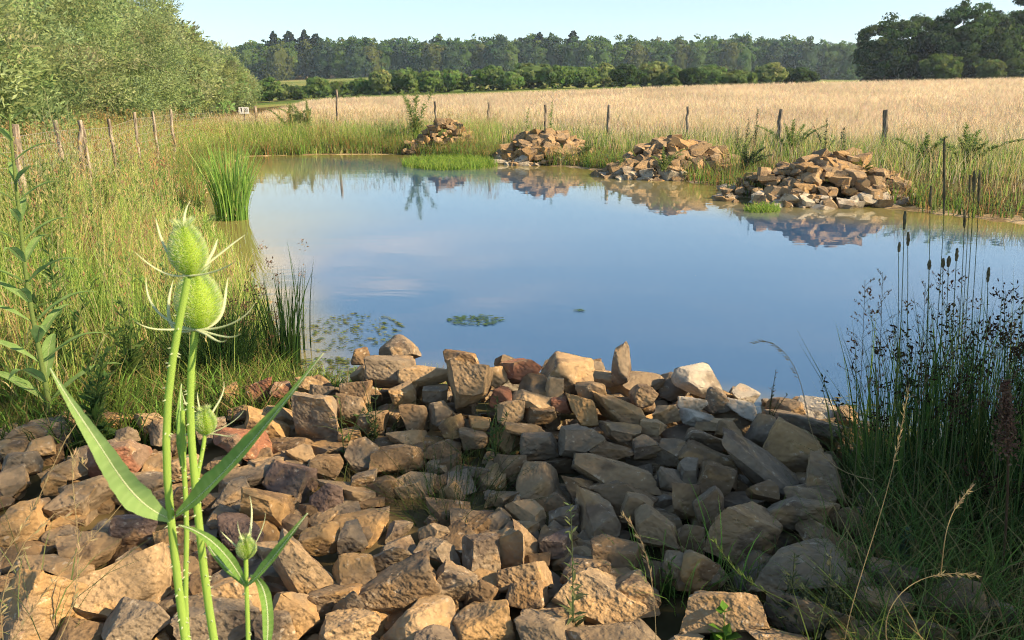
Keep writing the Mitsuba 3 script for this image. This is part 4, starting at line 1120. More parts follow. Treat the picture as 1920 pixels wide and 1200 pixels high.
REED = [(0.24, 0.40, 0.09), (0.19, 0.33, 0.08), (0.34, 0.46, 0.14)]
p = on_plane(437, 411)
tuft('reed_clump', 'tall bright green reed clump standing in the water at the left shore', (p[0], p[1], -0.1), 230, 0.80, 1.48, 0.24, 0.34, REED, 31, w=0.022, category='reed clump')
p = on_plane(500, 330)
RSH = [(0.035, 0.075, 0.022), (0.045, 0.09, 0.028), (0.03, 0.06, 0.02)]
p = on_plane(405, 705, 0.12)
tuft('rush_clump', 'dense dark green rush clump behind the teasel stems', (p[0], p[1], 0.08), 420, 0.30, 0.62, 0.22, 0.55, RSH, 32, w=0.007)
p = on_plane(455, 690, 0.08)
tuft('rush_clump', 'thin rush clump with brown flowers right of the dense dark clump', (p[0], p[1], 0.03), 200, 0.35, 0.78, 0.25, 0.45, RSH + [(0.12, 0.13, 0.05)], 33, w=0.006, heads=30, headcol=(0.14, 0.09, 0.06))
p = on_plane(535, 688, 0.03)
tuft('rush_clump', 'narrow upright dark rush clump at the water edge left of the mound', (p[0], p[1], 0.0), 90, 0.35, 0.82, 0.10, 0.22, RSH, 34, w=0.012)
for i, (x0, y0, x1, y1) in enumerate([(563, 600, 540, 430), (572, 620, 563, 445), (575, 560, 585, 535)]):
    pass
p = on_plane(568, 655, 0.0)
tuft('rush_stalks', 'few long single stalks rising from the water right of the narrow clump', (p[0], p[1], -0.05), 9, 0.65, 0.98, 0.10, 0.22, [(0.07, 0.12, 0.04)], 35, w=0.011, heads=3, headcol=(0.3, 0.2, 0.12))

# the rushes at the right
rushes = [(1650, 940, 60, 0.60, 0.98, 0.16), (1715, 955, 95, 0.70, 1.05, 0.18), (1785, 975, 150, 0.6, 1.10, 0.20), (1850, 985, 200, 0.6, 1.12, 0.20), (1905, 960, 190, 0.7, 1.15, 0.22), (1890, 1050, 200, 0.4, 0.85, 0.2), (1960, 1010, 200, 0.7, 1.1, 0.25), (1770, 850, 60, 0.6, 1.0, 0.28), (1870, 810, 80, 0.6, 1.05, 0.3), (1660, 850, 34, 0.45, 0.85, 0.18)]
RN = ['left-most sparse rush clump of the right-hand rushes, beside the rocks', 'second rush clump from the left in the right-hand rushes', 'rush clump in the middle of the right-hand rushes', 'dense rush clump right of the middle, below the brown dock', 'darkest rush clump at the right edge', 'low front rush clump at the bottom right',
      'rush clump cut off by the right edge', 'rush clump in the water behind the middle of the right-hand rushes', 'rush clump in the water at the far right', 'thin rushes in the water left of the right-hand rushes']
for i, (px, py, n, h0, h1, sp) in enumerate(rushes):
    p = on_plane(px, py, 0.12)
    tuft('rush_clump', RN[i], (p[0], p[1], 0.02), n, h0, h1, sp, 0.28, [(0.055, 0.115, 0.035), (0.08, 0.15, 0.045), (0.14, 0.19, 0.06), (0.035, 0.07, 0.025)], 50 + i, w=0.0058, group='dark rushes at the right', heads=int(n * 0.22), headcol=(0.045, 0.03, 0.02), curl=0.03)
p = on_plane(1735, 960, 0.1)
tuft('broad_sedge', 'broad bright green blades among the dark rushes at the right', (p[0], p[1], 0.02), 34, 0.55, 0.95, 0.32, 0.25, [(0.10, 0.17, 0.035), (0.14, 0.2, 0.05)], 71, w=0.018, category='sedge')

for i, (px, py, n) in enumerate([(1830, 985, 30), (1660, 900, 22)]):
    p = on_plane(px, py, 0.1)
    tuft('broad_sedge', ['broad green blades low in front of the darkest rushes', 'sparse broad green blades at the left of the rushes'][i], (p[0], p[1], 0.02), n, 0.5, 0.9, 0.25, 0.3, [(0.10, 0.17, 0.035), (0.14, 0.2, 0.05), (0.22, 0.22, 0.07)], 72 + i, w=0.014, category='sedge')

# cattail-like spikes standing at the right, each on its own stalk
spikes = [(1770, 330, 142, 5.5, 1742, 900, 'longest dark spike, standing against the right bank'), (1744, 368, 38, 6, 1738, 900, 'short spike left of the longest spike, against the mud'), (1826, 340, 40, 6, 1800, 900, 'left spike of the three against the right bank'), (1835, 350, 62, 6, 1806, 920, 'leaning spike of the three against the right bank'),
          (1818, 345, 34, 5, 1790, 900, 'upright middle spike of the three against the right bank'), (1695, 413, 34, 6, 1690, 900, 'spike over the bank reflection, left of the others'), (1702, 448, 26, 6, 1710, 900, 'small tilted spike below the left one'), (1685, 463, 18, 6, 1684, 900, 'lowest left small spike over the water'), (1742, 496, 18, 7, 1737, 900, 'blunt small spike over blue water'),
          (1778, 490, 20, 7, 1770, 900, 'blunt spike right of the first over blue water'), (1768, 493, 18, 6, 1760, 900, 'thin spike between the two blunt ones'), (1793, 477, 24, 6, 1778, 900, 'higher blunt spike at the right of the small group'), (1808, 410, 34, 5, 1790, 900, 'slim spike under the three bank spikes'), (1852, 515, 28, 6, 1845, 900, 'loose spike at the right over the water')]
for i, (px, py, ln, w, bx_, by_, lab) in enumerate(spikes):
    t = 2.95 + 0.25 * math.sin(i * 2.1)
    a, b = at(px, py + ln / 2, t), at(px + (2 if i % 2 else 1), py - ln / 2, t)
    foot = at(bx_, by_, t); foot[2] = 0.05
    key = thing('grass_spike', lab, 'seed spike', 'dark seed spikes above the right-hand rushes')
    part(key, 'stalk', tube(spline([foot, foot * 0.4 + a * 0.6 + [0.01, 0, 0], a], 12), 0.0013, 5, (0.13, 0.17, 0.075)), 'leaf_surface', smooth=True)
    pts = spline([a, (a + b) / 2, b], 9)
    r = w * t / FPX / 2 * np.sin(np.linspace(0.35, 2.9, 9)) ** 0.5
    v, f, c_ = tube(pts, r, 8, (0.17, 0.16, 0.10))
    part(key, 'spike', (v + rng.normal(size=v.shape) * 0.0007, f, np.clip(c_ * (1 + 0.3 * rng.normal(size=(len(v), 1))), 0.01, 1)), 'leaf_surface', smooth=True)

# feathery panicle grasses over the water at the right
for i, (px, py, bx_, by_, lab) in enumerate([(1655, 510, 1650, 900, 'feathery open panicle over the water, left one'), (1622, 525, 1612, 890, 'narrow drooping panicle left of the feathery ones'), (1735, 530, 1725, 920, 'feathery open panicle over the water, middle one'), (1800, 560, 1790, 920, 'feathery panicle right of the blunt spikes'), (1885, 545, 1880, 920, 'bending panicle near the right edge')]):
    g = np.random.default_rng(1500 + i)
    t = 2.75
    a = at(px, py, t); foot = at(bx_, by_, t); foot[2] = 0.06
    key = thing('panicle_grass', lab, 'grass', 'feathery panicle grasses over the water')
    st = spline([foot, foot * 0.5 + a * 0.5 + [0.01, 0, 0], a], 14)
    tw, lf = [tube(st, np.linspace(0.0022, 0.0008, 14), 4, (0.16, 0.15, 0.08))], []
    for s in np.linspace(0.62, 0.98, 22):
        c = np.array([np.interp(s, np.linspace(0, 1, 14), st[:, k]) for k in range(3)])
        an = g.uniform(0, 6.3); L = 0.13 * (1.25 - s) * g.uniform(0.6, 1.3)
        e = c + np.array([math.cos(an) * L, math.sin(an) * L * 0.6, L * 0.7])
        tw.append(tube([c, (c + e) / 2 + [0, 0, 0.01], e], 0.0006, 3, (0.16, 0.13, 0.09), caps=False))
        m = 7
        q = c + (e - c) * g.uniform(0.35, 1.05, (m, 1))
        lf.append(leaves(q, rand_dirs(m, g) * 0.5 + [0, 0, 0.8], rand_dirs(m, g), 0.012, 0.0035, palette([(0.17, 0.13, 0.09)], m, g=g)))
    part(key, 'stalk', cat(tw), 'leaf_surface')
    part(key, 'panicle', cat(lf), 'leaf_surface')

# brown dock head
g = np.random.default_rng(1600)
t = 2.55
a, b = at(1890, 850, t), at(1884, 715, t)
key = thing('dock_plant', 'brown fluffy dock seed head among the rushes at the right edge', 'plant')
foot = at(1893, 1010, t); foot[2] = 0.1
part(key, 'stalk', tube(spline([foot, a, b], 8), 0.004, 5, (0.12, 0.08, 0.05)), 'leaf_surface')
m = 900
s = g.uniform(0, 1, m)
c = a + (b - a) * s[:, None] + g.normal(size=(m, 3)) * (0.016 * (1.25 - s))[:, None] * [1, 1, 0.6]
part(key, 'seed_head', leaves(c, rand_dirs(m, g), rand_dirs(m, g), 0.014, 0.008, palette([(0.19, 0.12, 0.085), (0.14, 0.09, 0.065)], m, 0.2, g=g)), 'leaf_surface')

# bright green plants growing out of the water at the far side
def emergent(label, pxs, Y0, Y1, n, h, seed, cols):
    g = np.random.default_rng(seed)
    y = g.uniform(Y0, Y1, n)
    u = np.array([ray(q, 305)[0] / ray(q, 305)[1] for q in g.uniform(pxs[0], pxs[1], n)])
    keep = ((u - u.mean()) / (np.ptp(u) / 2)) ** 2 + ((y - (Y0 + Y1) / 2) / ((Y1 - Y0) / 2)) ** 2 < g.uniform(0.7, 1.15, n)
    b = np.stack([u * y, y, np.full(n, -0.03)], 1)[keep]
    k = len(b)
    hh = h * g.uniform(0.5, 1.2, k)
    solo('water_plant', blades(b, hh, g.uniform(0, 6.3, k), hh * g.uniform(0.1, 0.8, k), 0.02 * g.uniform(0.6, 1.4, k), palette(cols, k, 0.12, g=g), 3, 0.05), 'leaf_surface', label, 'water plant', 'bright green plants standing in the water', kind='stuff')


BRT = [(0.21, 0.33, 0.06), (0.17, 0.28, 0.05), (0.27, 0.36, 0.09)]
emergent('wide bed of bright green water plants before the smallest heap', (752, 935), 21.0, 24.8, 5200, 0.26, 61, BRT)
emergent('small bright green tuft in the water before the largest heap', (1402, 1472), 13.0, 13.7, 500, 0.16, 62, BRT)

# algae mats on the near water
def algae(label, px, py, rx, ry, n, seed, cols):
    g = np.random.default_rng(seed)
    c = on_plane(px, py)
    q = []
    for _ in range(int(n * 2.2)):
        a, r = g.uniform(0, 6.3), math.sqrt(g.uniform())
        x, y = c[0] + rx * r * math.cos(a), c[1] + ry * r * math.sin(a)
        m = int(g.integers(6, 10)); s = g.uniform(0.004, 0.020)
        an = np.sort(g.uniform(0, 6.3, m)); rr = s * g.uniform(0.5, 1.2, m)
        ring = np.stack([x + rr * np.cos(an) * 1.6, y + rr * np.sin(an), np.full(m, 0.006 + g.uniform(0, 0.004))], 1)
        v = np.vstack([ring, [[x, y, 0.013]]])
        f = np.stack([np.arange(m), (np.arange(m) + 1) % m, np.full(m, m)], 1)
        q.append((v, f, np.repeat(palette(cols, 1, 0.2, g=g), m + 1, 0)))
    solo('algae_mat', cat(q), 'leaf_surface', label, 'algae', 'algae mats floating on the near water', smooth=True, kind='stuff')


ALG = [(0.13, 0.17, 0.06), (0.20, 0.22, 0.09), (0.08, 0.12, 0.06)]
algae('scattered yellowish algae flecks left of the mound peak', 655, 622, 0.42, 0.55, 130, 81, ALG)
algae('oval green algae mat in the middle of the near water', 893, 601, 0.24, 0.16, 70, 82, [(0.07, 0.14, 0.09), (0.09, 0.15, 0.08)])
algae('single small green fleck right of the oval mat', 1087, 583, 0.05, 0.03, 6, 83, [(0.07, 0.13, 0.09)])
algae('thick green algae at the waterline behind the dark upright rushes', 610, 690, 0.30, 0.22, 110, 84, ALG)
algae('algae among the rushes at the water edge right of the rocks', 1640, 800, 0.45, 0.5, 110, 85, ALG)

# ------------------------------------------------------------------ plants in the rock pile
p = on_surface(850, 985, lambda x, y: 0.12)
tuft('rush_tuft', 'dark green grassy tuft growing in the hollow of the rock pile', (p[0], p[1], 0.08), 330, 0.12, 0.36, 0.17, 0.8, [(0.05, 0.085, 0.025), (0.07, 0.11, 0.03), (0.10, 0.11, 0.04)], 91, w=0.0045, category='grass tuft')
p = on_surface(720, 930, lambda x, y: 0.16)
tuft('dry_tuft', 'thin dry grass spreading left of the hollow in the rock pile', (p[0], p[1], 0.12), 90, 0.10, 0.30, 0.16, 1.3, [(0.20, 0.16, 0.08), (0.11, 0.12, 0.05)], 92, w=0.003, category='grass tuft')
herbs = [('small_herb', 'grey-green leafy herb on the mound left of the pear-shaped boulder', 705, 820, 700, 22, [(0.06, 0.095, 0.045)], 0.05, 5), ('small_herb', 'slender leafy herb in front of the red-brown mound stones', 930, 860, 735, 26, [(0.09, 0.14, 0.05)], 0.06, 3), ('small_herb', 'pale fleabane stem standing tallest at the bottom middle', 1075, 1180, 925, 60, [(0.16, 0.21, 0.10), (0.13, 0.18, 0.08)], 0.055, 0),
         ('small_herb', 'grey-green mugwort left of the bottom right boulders', 1480, 1170, 1020, 50, [(0.08, 0.105, 0.065)], 0.05, 7), ('small_herb', 'grey-green mugwort at the bottom right of the boulders', 1550, 1190, 1030, 50, [(0.09, 0.11, 0.07)], 0.05, 6), ('small_herb', 'bright green seedling at the bottom edge right of the middle', 1358, 1198, 1140, 10, [(0.12, 0.24, 0.04)], 0.075, 2),
         ('small_herb', 'thin grass-leaved herb left of the mound beside the teasel leaf', 645, 860, 735, 14, [(0.10, 0.15, 0.05)], 0.06, 1), ('small_herb', 'reddish willow sprig over the white waterline block', 1440, 800, 690, 24, [(0.10, 0.11, 0.05), (0.20, 0.10, 0.06)], 0.035, 3), ('small_herb', 'small green herb before the orange-faced stone', 1255, 1090, 1040, 18, [(0.10, 0.17, 0.04)], 0.05, 4), ('small_herb', 'mint-green herb below the left rushes', 1690, 1045, 985, 24, [(0.10, 0.16, 0.10)], 0.05, 4),
         ('small_herb', 'green leafy herb on the turf left of the teasel', 180, 730, 690, 30, [(0.11, 0.19, 0.05)], 0.06, 6)]
for i, (nm, lab, px, yb, yt, n, cols, lf, br) in enumerate(herbs):
    p = on_surface(px, yb, lambda x, y: pile_top(x, y) - 0.03)
    dist = (p - EYE) @ FWD
    leafy_weed(nm, lab, p - [0, 0, 0.05], (yb - yt) * dist / FPX + 0.05, cols, 1700 + i, leaf=lf, wid=lf * (0.24 if n != 10 else 0.8), n=n, branch=br, up=0.6, group='small herbs growing among the stones', stem_r=0.003)
grass_spots = [(1240, 1090, 60, 0.22, GREEN), (1840, 1190, 90, 0.25, (0.10, 0.13, 0.04)), (1640, 1180, 140, 0.22, (0.14, 0.17, 0.05)), (1740, 1150, 110, 0.25, (0.12, 0.14, 0.05)), (1350, 1060, 26, 0.30, GREEN), (1560, 1190, 80, 0.2, (0.13, 0.17, 0.05)), (60, 1190, 30, 0.4, (0.16, 0.22, 0.08)), (1450, 1110, 70, 0.16, (0.16, 0.2, 0.07)), (1610, 1060, 60, 0.2, (0.12, 0.17, 0.05)), (1720, 1060, 90, 0.22, (0.10, 0.15, 0.05)), (700, 800, 60, 0.16, (0.10, 0.14, 0.05)), (640, 900, 60, 0.14, (0.14, 0.15, 0.06)), (910, 850, 50, 0.2, (0.12, 0.17, 0.05))]
GL = ['green grass tuft right of the drilled boulder', 'grass at the very bottom right corner under the rushes', 'yellow-green grass tuft at the bottom edge right of the wide boulder', 'grass tuft below the left-most rushes', 'few long green blades in front of the rough pitted boulder', 'grass tuft in front of the wide bottom right boulder', 'pale green blades in the bottom left corner', 'thin grass tuft on the very large tan boulder', 'grass tuft right of the very large tan boulder', 'dark grass tuft below the middle of the rushes', 'grass tuft on the mound left of the pear-shaped boulder', 'dry thin grass tuft left of the tan wedge', 'grass tuft in front of the sunlit mound stones']
for i, (px, py, n, h, c_) in enumerate(grass_spots):
    p = on_surface(px, py, lambda x, y: pile_top(x, y) - 0.05)
    tuft('grass_tuft', GL[i], p - [0, 0, 0.06], n, h * 0.5, h * 1.2, 0.14, 0.9, [c_, np.array(c_) * 1.3], 110 + i, w=0.005, category='grass tuft', group='grass tufts among the stones')

# dry bent grass stalks in front: (path in pixels, depth, label)
dry = [([(0, 1050), (60, 960), (120, 830), (160, 770)], 1.25, 'dry grass stalk rising steeply at the left edge'), ([(25, 1200), (100, 1090), (180, 1000), (250, 920)], 1.2, 'dry grass stalk slanting up right in the bottom left corner'), ([(5, 1110), (60, 1000), (110, 960), (160, 985)], 1.15, 'dry grass stalk nodding over the big ochre boulder'),
       ([(143, 1100), (142, 960), (140, 850), (165, 880)], 1.3, 'thin dry grass stalk, nearly upright, left of the brick-red block'), ([(1230, 1200), (1222, 1090), (1200, 1010), (1165, 965)], 1.7, 'pale dry grass stalk bending left over the middle stones'), ([(1690, 1112), (1725, 1088), (1775, 1076), (1832, 1079)], 1.9, 'pale arching dry blade before the bottom right stones'),
       ([(1782, 972), (1790, 955), (1803, 935), (1822, 915)], 2.0, 'pale dry blade among the right rushes'), ([(1620, 1060), (1660, 930), (1690, 800), (1705, 720)], 2.2, 'yellow straw stalk leaning at the left of the rushes'), ([(1500, 715), (1470, 660), (1440, 640), (1412, 645)], 2.9, 'fine drooping dry panicle over the water left of the rushes'), ([(1420, 1100), (1380, 1070), (1350, 1030), (1340, 1015)], 1.9, 'green blade leaning left before the pitted boulder')]
for i, (pth, t, lab) in enumerate(dry):
    g = np.random.default_rng(1800 + i)
    pts = [at(x, y, t + 0.02 * k) for k, (x, y) in enumerate(pth)]
    foot = pts[0].copy()
    if i != 8:
        foot = pts[0] + (pts[0] - pts[1]) * (0.15 if i in (5, 6) else 0.8); foot[2] = pts[0][2] - 0.16 if i in (5, 6) else min(foot[2], 0.35)
    else:
        foot = at(1640, 900, 2.9)
    st = spline([foot] + pts, 20)
    col = (0.38, 0.31, 0.18) if i != 9 else (0.12, 0.18, 0.05)
    key = thing('dry_grass_stalk', lab, 'grass stalk', 'single dry grass stalks in the foreground')
    part(key, 'stalk', tube(st, np.linspace(0.0012, 0.0006, 20) * (t / 1.5) ** 0.5, 5, col), 'leaf_surface', smooth=True)
    m = 46
    s = g.uniform(0.66, 1.0, m)
    c = np.array([np.interp(s, np.linspace(0, 1, 20), st[:, k]) for k in range(3)]).T
    part(key, 'seed_head', leaves(c, unit(st[-1] - st[-4])[None] + 0.35 * g.normal(size=(m, 3)), rand_dirs(m, g), 0.016 * (t / 1.5) ** 0.5, 0.0035, palette([np.array(col) * 0.95], m, 0.15, g=g)), 'leaf_surface')


# ------------------------------------------------------------------ teasel and the leafy plant at the left
def ribbon_leaf(path, widths, col, midcol, fold=0.25, seed=0, n=16, roll=(0, 0, 1.0), wavy=0.0, two=True):
    """a long leaf along 3-D points; widths across it; returns blade and midrib"""
    st = spline(path, n)
    wd = np.interp(np.linspace(0, 1, n), np.linspace(0, 1, len(widths)), widths)
    wd = wd * (1 + 0.10 * (meshkit.noise(np.stack([np.arange(n) * 0.9, np.zeros(n), np.full(n, seed * 3.1)], 1), 5) - 0.5))
    t = unit(np.gradient(st, axis=0))
    nor = np.asarray(roll, float)
    side = unit(np.cross(t, nor)); up = np.cross(side, t)
    g = np.random.default_rng(seed)
    rows = []
    cs = (-1, -0.55, -0.08, 0.08, 0.55, 1)
    for k in cs:
        wob = wavy * wd * np.sin(np.linspace(0, 17, n) + k * 2) * abs(k)
        rows.append(st + side * (wd * 0.5 * k)[:, None] + up * (abs(k) ** 1.3 * wd * 0.5 * fold + wob)[:, None])
    v = np.stack(rows, 1).reshape(-1, 3)
    f = []
    m = len(cs)
    for i in range(n - 1):
        for j in range(m - 1):
            a = i * m + j
            f += [[a, a + 1, a + m + 1], [a, a + m + 1, a + m]]
    c = np.tile(np.array(col, float), (len(v), 1)) * (0.82 + 0.3 * meshkit.fbm(v * 70, 3, seed)[:, None])
    vein = (np.sin(np.arange(n) * 2.4) > 0.55)[:, None] * np.array([0, 1, 1, 1, 1, 0])[None]
    c = c + vein.reshape(-1, 1) * np.array([0.05, 0.05, 0.03])
    rib = tube(st - up * wd.mean() * 0.01, np.maximum(wd * 0.035, 0.0006), 5, midcol)
    return (v, np.array(f), c), rib


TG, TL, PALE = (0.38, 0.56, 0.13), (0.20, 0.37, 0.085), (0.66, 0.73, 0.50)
tz = thing('teasel_plant', 'tall green teasel with spiny heads in the left foreground', 'teasel')


def teasel_stem(path, r0, r1, seed, name='stem'):
    g = np.random.default_rng(seed)
    st = spline(path, 40)
    r = np.linspace(r0, r1, 40) * 0.82
    parts = [tube(st, r, 10, TG)]
    m = int(min(210, 150 * np.linalg.norm(st[-1] - st[0])))
    s = g.uniform(0.02, 0.98, m)
    c = np.array([np.interp(s, np.linspace(0, 1, 40), st[:, k]) for k in range(3)]).T
    tv = np.array([np.interp(s, np.linspace(0, 1, 40), unit(np.gradient(st, axis=0))[:, k]) for k in range(3)]).T
    d = rand_dirs(m, g); d = unit(d - tv * np.sum(d * tv, 1)[:, None])
    rr = np.interp(s, np.linspace(0, 1, 40), r)
    for i in range(m):
        parts.append(tube([c[i] + d[i] * rr[i] * 0.9, c[i] + d[i] * (rr[i] + 0.0030) - tv[i] * 0.0008], [0.0009, 0.0002], 4, PALE, caps=False))
    return part(tz, name, cat(parts), 'leaf_surface', smooth=True)


def teasel_head(px, py, t, rx, ry, seed, axis=(0, 0, 1.0), pale=0.5):
    g = np.random.default_rng(seed)
    c = at(px, py, t)
    k = t / FPX
    ax = unit(np.asarray(axis, float))
    rm = trimesh.geometry.align_vectors([0, 0, 1], ax)[:3, :3]
    s = np.linspace(0, 1, 22)
    prof = np.sin(np.pi * s ** 0.82) ** 0.75
    prof[0], prof[-1] = 0.25, 0.02
    core = tube(np.stack([0 * s, 0 * s, (s - 0.5) * 2 * ry * k * 0.92], 1), prof * rx * k * 0.84 + 1e-5, 26, (0.46, 0.64, 0.09), caps=True)
    head = part(tz, 'seed_head', (core[0] @ rm.T + c, core[1], core[2]), 'leaf_surface', smooth=True)
    m = 3600
    i = np.arange(m)
    ss = (i + 0.5) / m
    an = i * 2.39996
    z = (ss - 0.5) * 2 * ry * k * 0.9
    rr = np.interp(ss, s, prof) * rx * k * 0.80
    dz = np.gradient(prof, s)
    out = np.stack([np.cos(an), np.sin(an), 0.55 + 0.5 * ss + 0 * an], 1)
    base = np.stack([rr * np.cos(an), rr * np.sin(an), z], 1)
    ln = rx * k * (0.24 + 0.16 * ss + 0.32 * (ss > 0.94)) * g.uniform(0.7, 1.15, m)
    cols = palette([(0.48, 0.64, 0.16), (0.56, 0.68, 0.30), (0.70, 0.76, 0.55)], m, 0.06, g=g)
    bl = leaves(base @ rm.T + c, unit(out + 0.08 * g.normal(size=(m, 3))) @ rm.T, np.cross(out, [0, 0, 1.0]) @ rm.T + 1e-6, ln, 0.00048, cols)
    part(head, 'bristles', bl, 'leaf_surface')
    return c, k, head


def bract(px0, py0, pts, t, dt, w=5.0, col=PALE, seed=0):
    """a long curved bract from the base of a head: pixels, depth there, change of depth to the tip"""
    n = len(pts)
    q = [at(px0, py0, t)] + [at(x, y, t + dt * (i + 1) / n) for i, (x, y) in enumerate(pts)]
    st = spline(q, 16)
    r = w * t / FPX / 2 * np.append(np.linspace(1.0, 0.55, 12), [0.45, 0.34, 0.2, 0.06])
    return part(tz, 'bract', tube(st, r, 7, col, flat=0.45), 'leaf_surface', smooth=True)


def gp(px, py, t, z=0.25):
    q = at(px, py, t); q[2] = z
    return q


# stems go down to the ground below the frame
teasel_stem([gp(372, 1200, 0.80, 0.12), at(352, 1240, 0.80), at(337, 1120, 0.79), at(320, 970, 0.775), at(312, 860, 0.765), at(318, 720, 0.755), at(335, 610, 0.75), at(352, 522, 0.745)], 0.0070, 0.0040, 1)
teasel_stem([gp(420, 1200, 0.86, 0.12), at(408, 1240, 0.86), at(385, 1090, 0.85), at(368, 930, 0.84), at(357, 780, 0.835), at(358, 700, 0.83), at(366, 622, 0.83)], 0.0074, 0.0044, 2)
teasel_stem([gp(362, 1200, 0.90, 0.12), at(356, 1240, 0.90), at(348, 1100, 0.89), at(350, 980, 0.885), at(344, 860, 0.88), at(342, 770, 0.88)], 0.0052, 0.0030, 3)
teasel_stem([at(366, 940, 0.845), at(371, 890, 0.85), at(379, 850, 0.855), at(384, 816, 0.86)], 0.0030, 0.0024, 4)
teasel_stem([gp(475, 1200, 0.80, 0.12), at(466, 1240, 0.80), at(464, 1150, 0.80), at(462, 1095, 0.80), at(461, 1046, 0.80)], 0.0038, 0.0026, 5)
teasel_head(352, 472, 0.745, 36, 53, 11, (-0.05, 0, 1))
teasel_head(372, 566, 0.83, 43, 59, 12, (0.03, 0, 1))
teasel_head(385, 793, 0.86, 21, 27, 13)
teasel_head(462, 1029, 0.80, 19, 22, 14)
for pts, dt in [([(300, 508), (270, 488), (250, 470)], -0.02), ([(318, 480), (300, 440), (292, 408)], 0.03), ([(400, 510), (425, 500), (443, 489)], -0.02), ([(388, 490), (402, 465), (408, 447)], 0.03), ([(350, 460), (345, 415), (357, 376)], 0.05), ([(372, 506), (420, 470), (460, 440)], 0.05)]:
    bract(350, 517, pts, 0.745, dt, 9.5)
for pts, dt in [([(315, 600), (285, 570), (274, 520)], 0.03), ([(320, 618), (285, 616), (253, 602)], -0.03), ([(420, 612), (455, 595), (478, 568)], -0.02), ([(405, 628), (430, 632), (452, 626)], -0.04), ([(395, 632), (410, 640), (425, 638)], -0.05), ([(408, 600), (422, 560), (428, 520)], 0.04), ([(322, 610), (316, 570), (325, 525)], 0.05)]:
    bract(366, 618, pts, 0.83, dt, 9.5)
for pts, dt in [([(372, 790), (350, 760), (342, 735)], 0.0), ([(400, 770), (412, 750), (420, 715)], 0.02), ([(405, 808), (430, 795), (460, 765)], 0.0), ([(410, 815), (430, 818), (445, 812)], -0.02), ([(378, 780), (372, 755), (370, 735)], 0.03)]:
    bract(385, 817, pts, 0.86, dt, 5.5)
for pts, dt in [([(448, 1030), (430, 1012), (413, 995)], 0.0), ([(455, 1015), (448, 995), (446, 975)], -0.02), ([(468, 1005), (472, 970), (468, 930)], 0.02), ([(478, 1020), (490, 995), (498, 960)], 0.0)]:
    bract(462, 1050, pts, 0.80, dt, 6)
lf_specs = [([(322, 974, .775), (250, 925, .74), (190, 840, .71), (130, 750, .70), (94, 690, .70)], [16, 62, 44, 22, 3], 'left leaf of the big pair, spread wide', (0.1, -0.75, 0.65)),
            ([(330, 966, .775), (400, 905, .74), (470, 830, .72), (545, 740, .71), (606, 662, .71)], [16, 58, 46, 22, 3], 'right leaf of the big pair, in its own shade', (-0.45, -0.6, 0.65)),
            ([(345, 890, .885), (340, 830, .89), (338, 770, .90), (340, 720, .91)], [10, 26, 20, 2], None, (0.5, -0.85, 0.2)),
            ([(460, 1098, .80), (430, 1050, .78), (390, 1010, .77), (335, 985, .77)], [8, 26, 22, 3], None, (0.1, -0.7, 0.7)),
            ([(464, 1098, .80), (500, 1060, .78), (540, 1010, .77), (577, 962, .77)], [8, 30, 22, 3], None, (-0.3, -0.6, 0.7)),
            ([(470, 1080, .80), (495, 1110, .78), (502, 1160, .77), (495, 1240, .77)], [8, 26, 24, 4], None, (0.4, -0.85, 0.2)),
            ([(455, 1095, .80), (420, 1060, .82), (395, 1030, .83), (385, 1010, .84)], [6, 16, 12, 2], None, (0.1, -0.7, 0.7))]
for i, (pth, wds, lab, roll) in enumerate(lf_specs):
    q = [at(x, y, t) for x, y, t in pth]
    w = [a * 0.75 / FPX * 0.84 for a in wds]
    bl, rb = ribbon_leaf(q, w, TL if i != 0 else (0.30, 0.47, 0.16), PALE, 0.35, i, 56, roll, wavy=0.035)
    lk = part(tz, 'leaf', bl, 'leaf_surface', smooth=True, label=lab)
    part(lk, 'midrib', rb, 'leaf_surface', smooth=True)

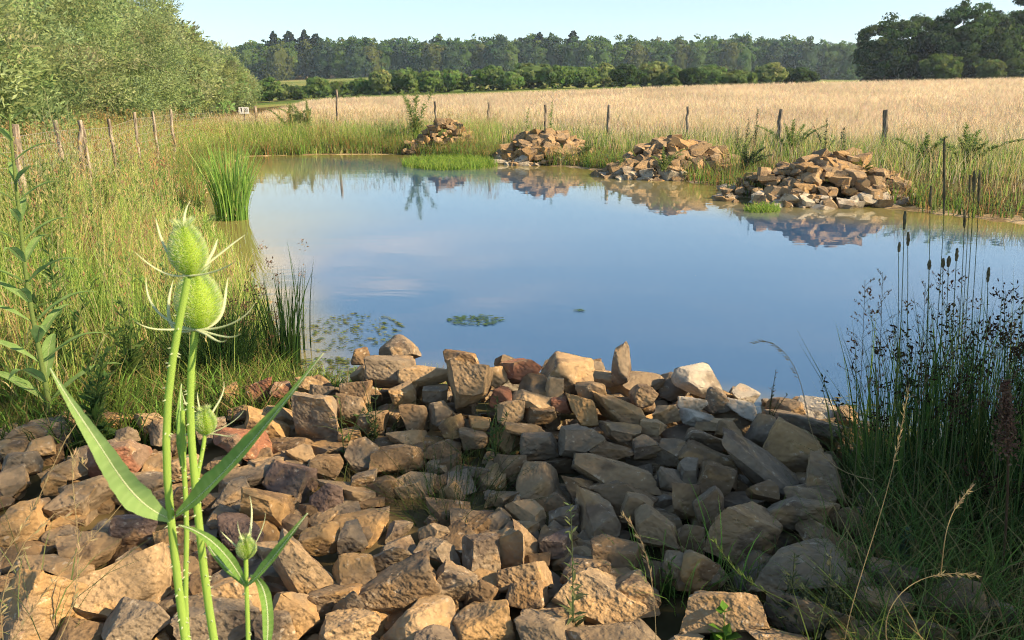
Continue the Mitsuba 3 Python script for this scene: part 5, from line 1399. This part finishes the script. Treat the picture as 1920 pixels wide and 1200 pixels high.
# the leafy young plant at the left edge
pl = thing('leafy_stem_plant', 'leafy upright plant with paired pointed leaves at the left edge', 'plant')
t = 3.9
stp = spline([gp(85, 735, t, 0.2), at(72, 650, t), at(52, 540, t), at(38, 420, t), at(25, 300, t), at(18, 215, t)], 30)
part(pl, 'stem', tube(stp, np.linspace(0.014, 0.006, 30), 8, (0.19, 0.27, 0.09)), 'leaf_surface', smooth=True)
g = np.random.default_rng(1900)
for i, s in enumerate(np.linspace(0.10, 0.98, 15)):
    c = np.array([np.interp(s, np.linspace(0, 1, 30), stp[:, k]) for k in range(3)])
    for sgn in (-1, 1):
        az = (0.6 + 1.57 * i) + (math.pi if sgn < 0 else 0) + g.normal() * 0.45
        L = 0.31 * (1.12 - 0.66 * s) * g.uniform(0.85, 1.15)
        d = np.array([math.cos(az), math.sin(az), 0])
        q = [c, c + d * L * 0.4 + [0, 0, L * 0.30], c + d * L * 0.8 + [0, 0, L * 0.45], c + d * L * 1.05 + [0, 0, L * 0.42]]
        bl, rb = ribbon_leaf(q, [0.015, L * 0.21, L * 0.15, 0.003], (0.22, 0.36, 0.12), (0.35, 0.42, 0.22), 0.3, i, 12, (0, 0, 1), wavy=0.03)
        lk = part(pl, 'leaf', bl, 'leaf_surface', smooth=True)
        part(lk, 'midrib', rb, 'leaf_surface', smooth=True)
for j, (px, py, tt, hh) in enumerate([(150, 650, 3.6, 0.5), (105, 560, 4.4, 0.8), (240, 640, 4.6, 0.55)]):
    p = at(px, py, tt)
    z = float(ground(p[0], p[1]))
    leafy_weed('leafy_herb', ['low leafy herb right of the paired-leaf plant', 'tall leafy herb behind the paired-leaf plant', 'leafy herb in the shaded meadow left of the teasel'][j], (p[0], p[1], z), hh, [(0.09, 0.16, 0.05), (0.12, 0.19, 0.06)], 1950 + j, leaf=0.12, wid=0.03, n=60, branch=4, up=0.7, group=None, stem_r=0.005)

gh = np.random.default_rng(2100)
spots = []
while len(spots) < 26:
    y = gh.uniform(4.8, 15); x = gh.uniform(-9, -1.2)
    if left_ok(np.array([x]), np.array([y]))[0] and float(pond_sd(x, y)) > 0.5 and x > -0.6 * y:
        spots.append((x / y, x, y))
for i, (u_, x, y) in enumerate(sorted(spots)):
    leafy_weed('meadow_herb', f'{ordinal(i)} leafy green herb from the left among the tall grass of the left bank', (x, y, float(ground(x, y))), gh.uniform(0.5, 0.95), [(0.17, 0.28, 0.09), (0.22, 0.33, 0.12)], 2200 + i, leaf=gh.uniform(0.07, 0.13), wid=gh.uniform(0.018, 0.035),
               n=55, branch=int(gh.integers(2, 6)), up=0.7, group='leafy herbs in the left meadow', stem_r=0.004, spread=0.25)

# ------------------------------------------------------------------ air
scene['haze'] = {'type': 'cube', 'to_world': T().translate([0, 0, 17]).scale([760, 760, 27]), 'bsdf': {'type': 'null'}, 'interior': {'type': 'ref', 'id': 'air'}}
tag('haze', kind='stuff')
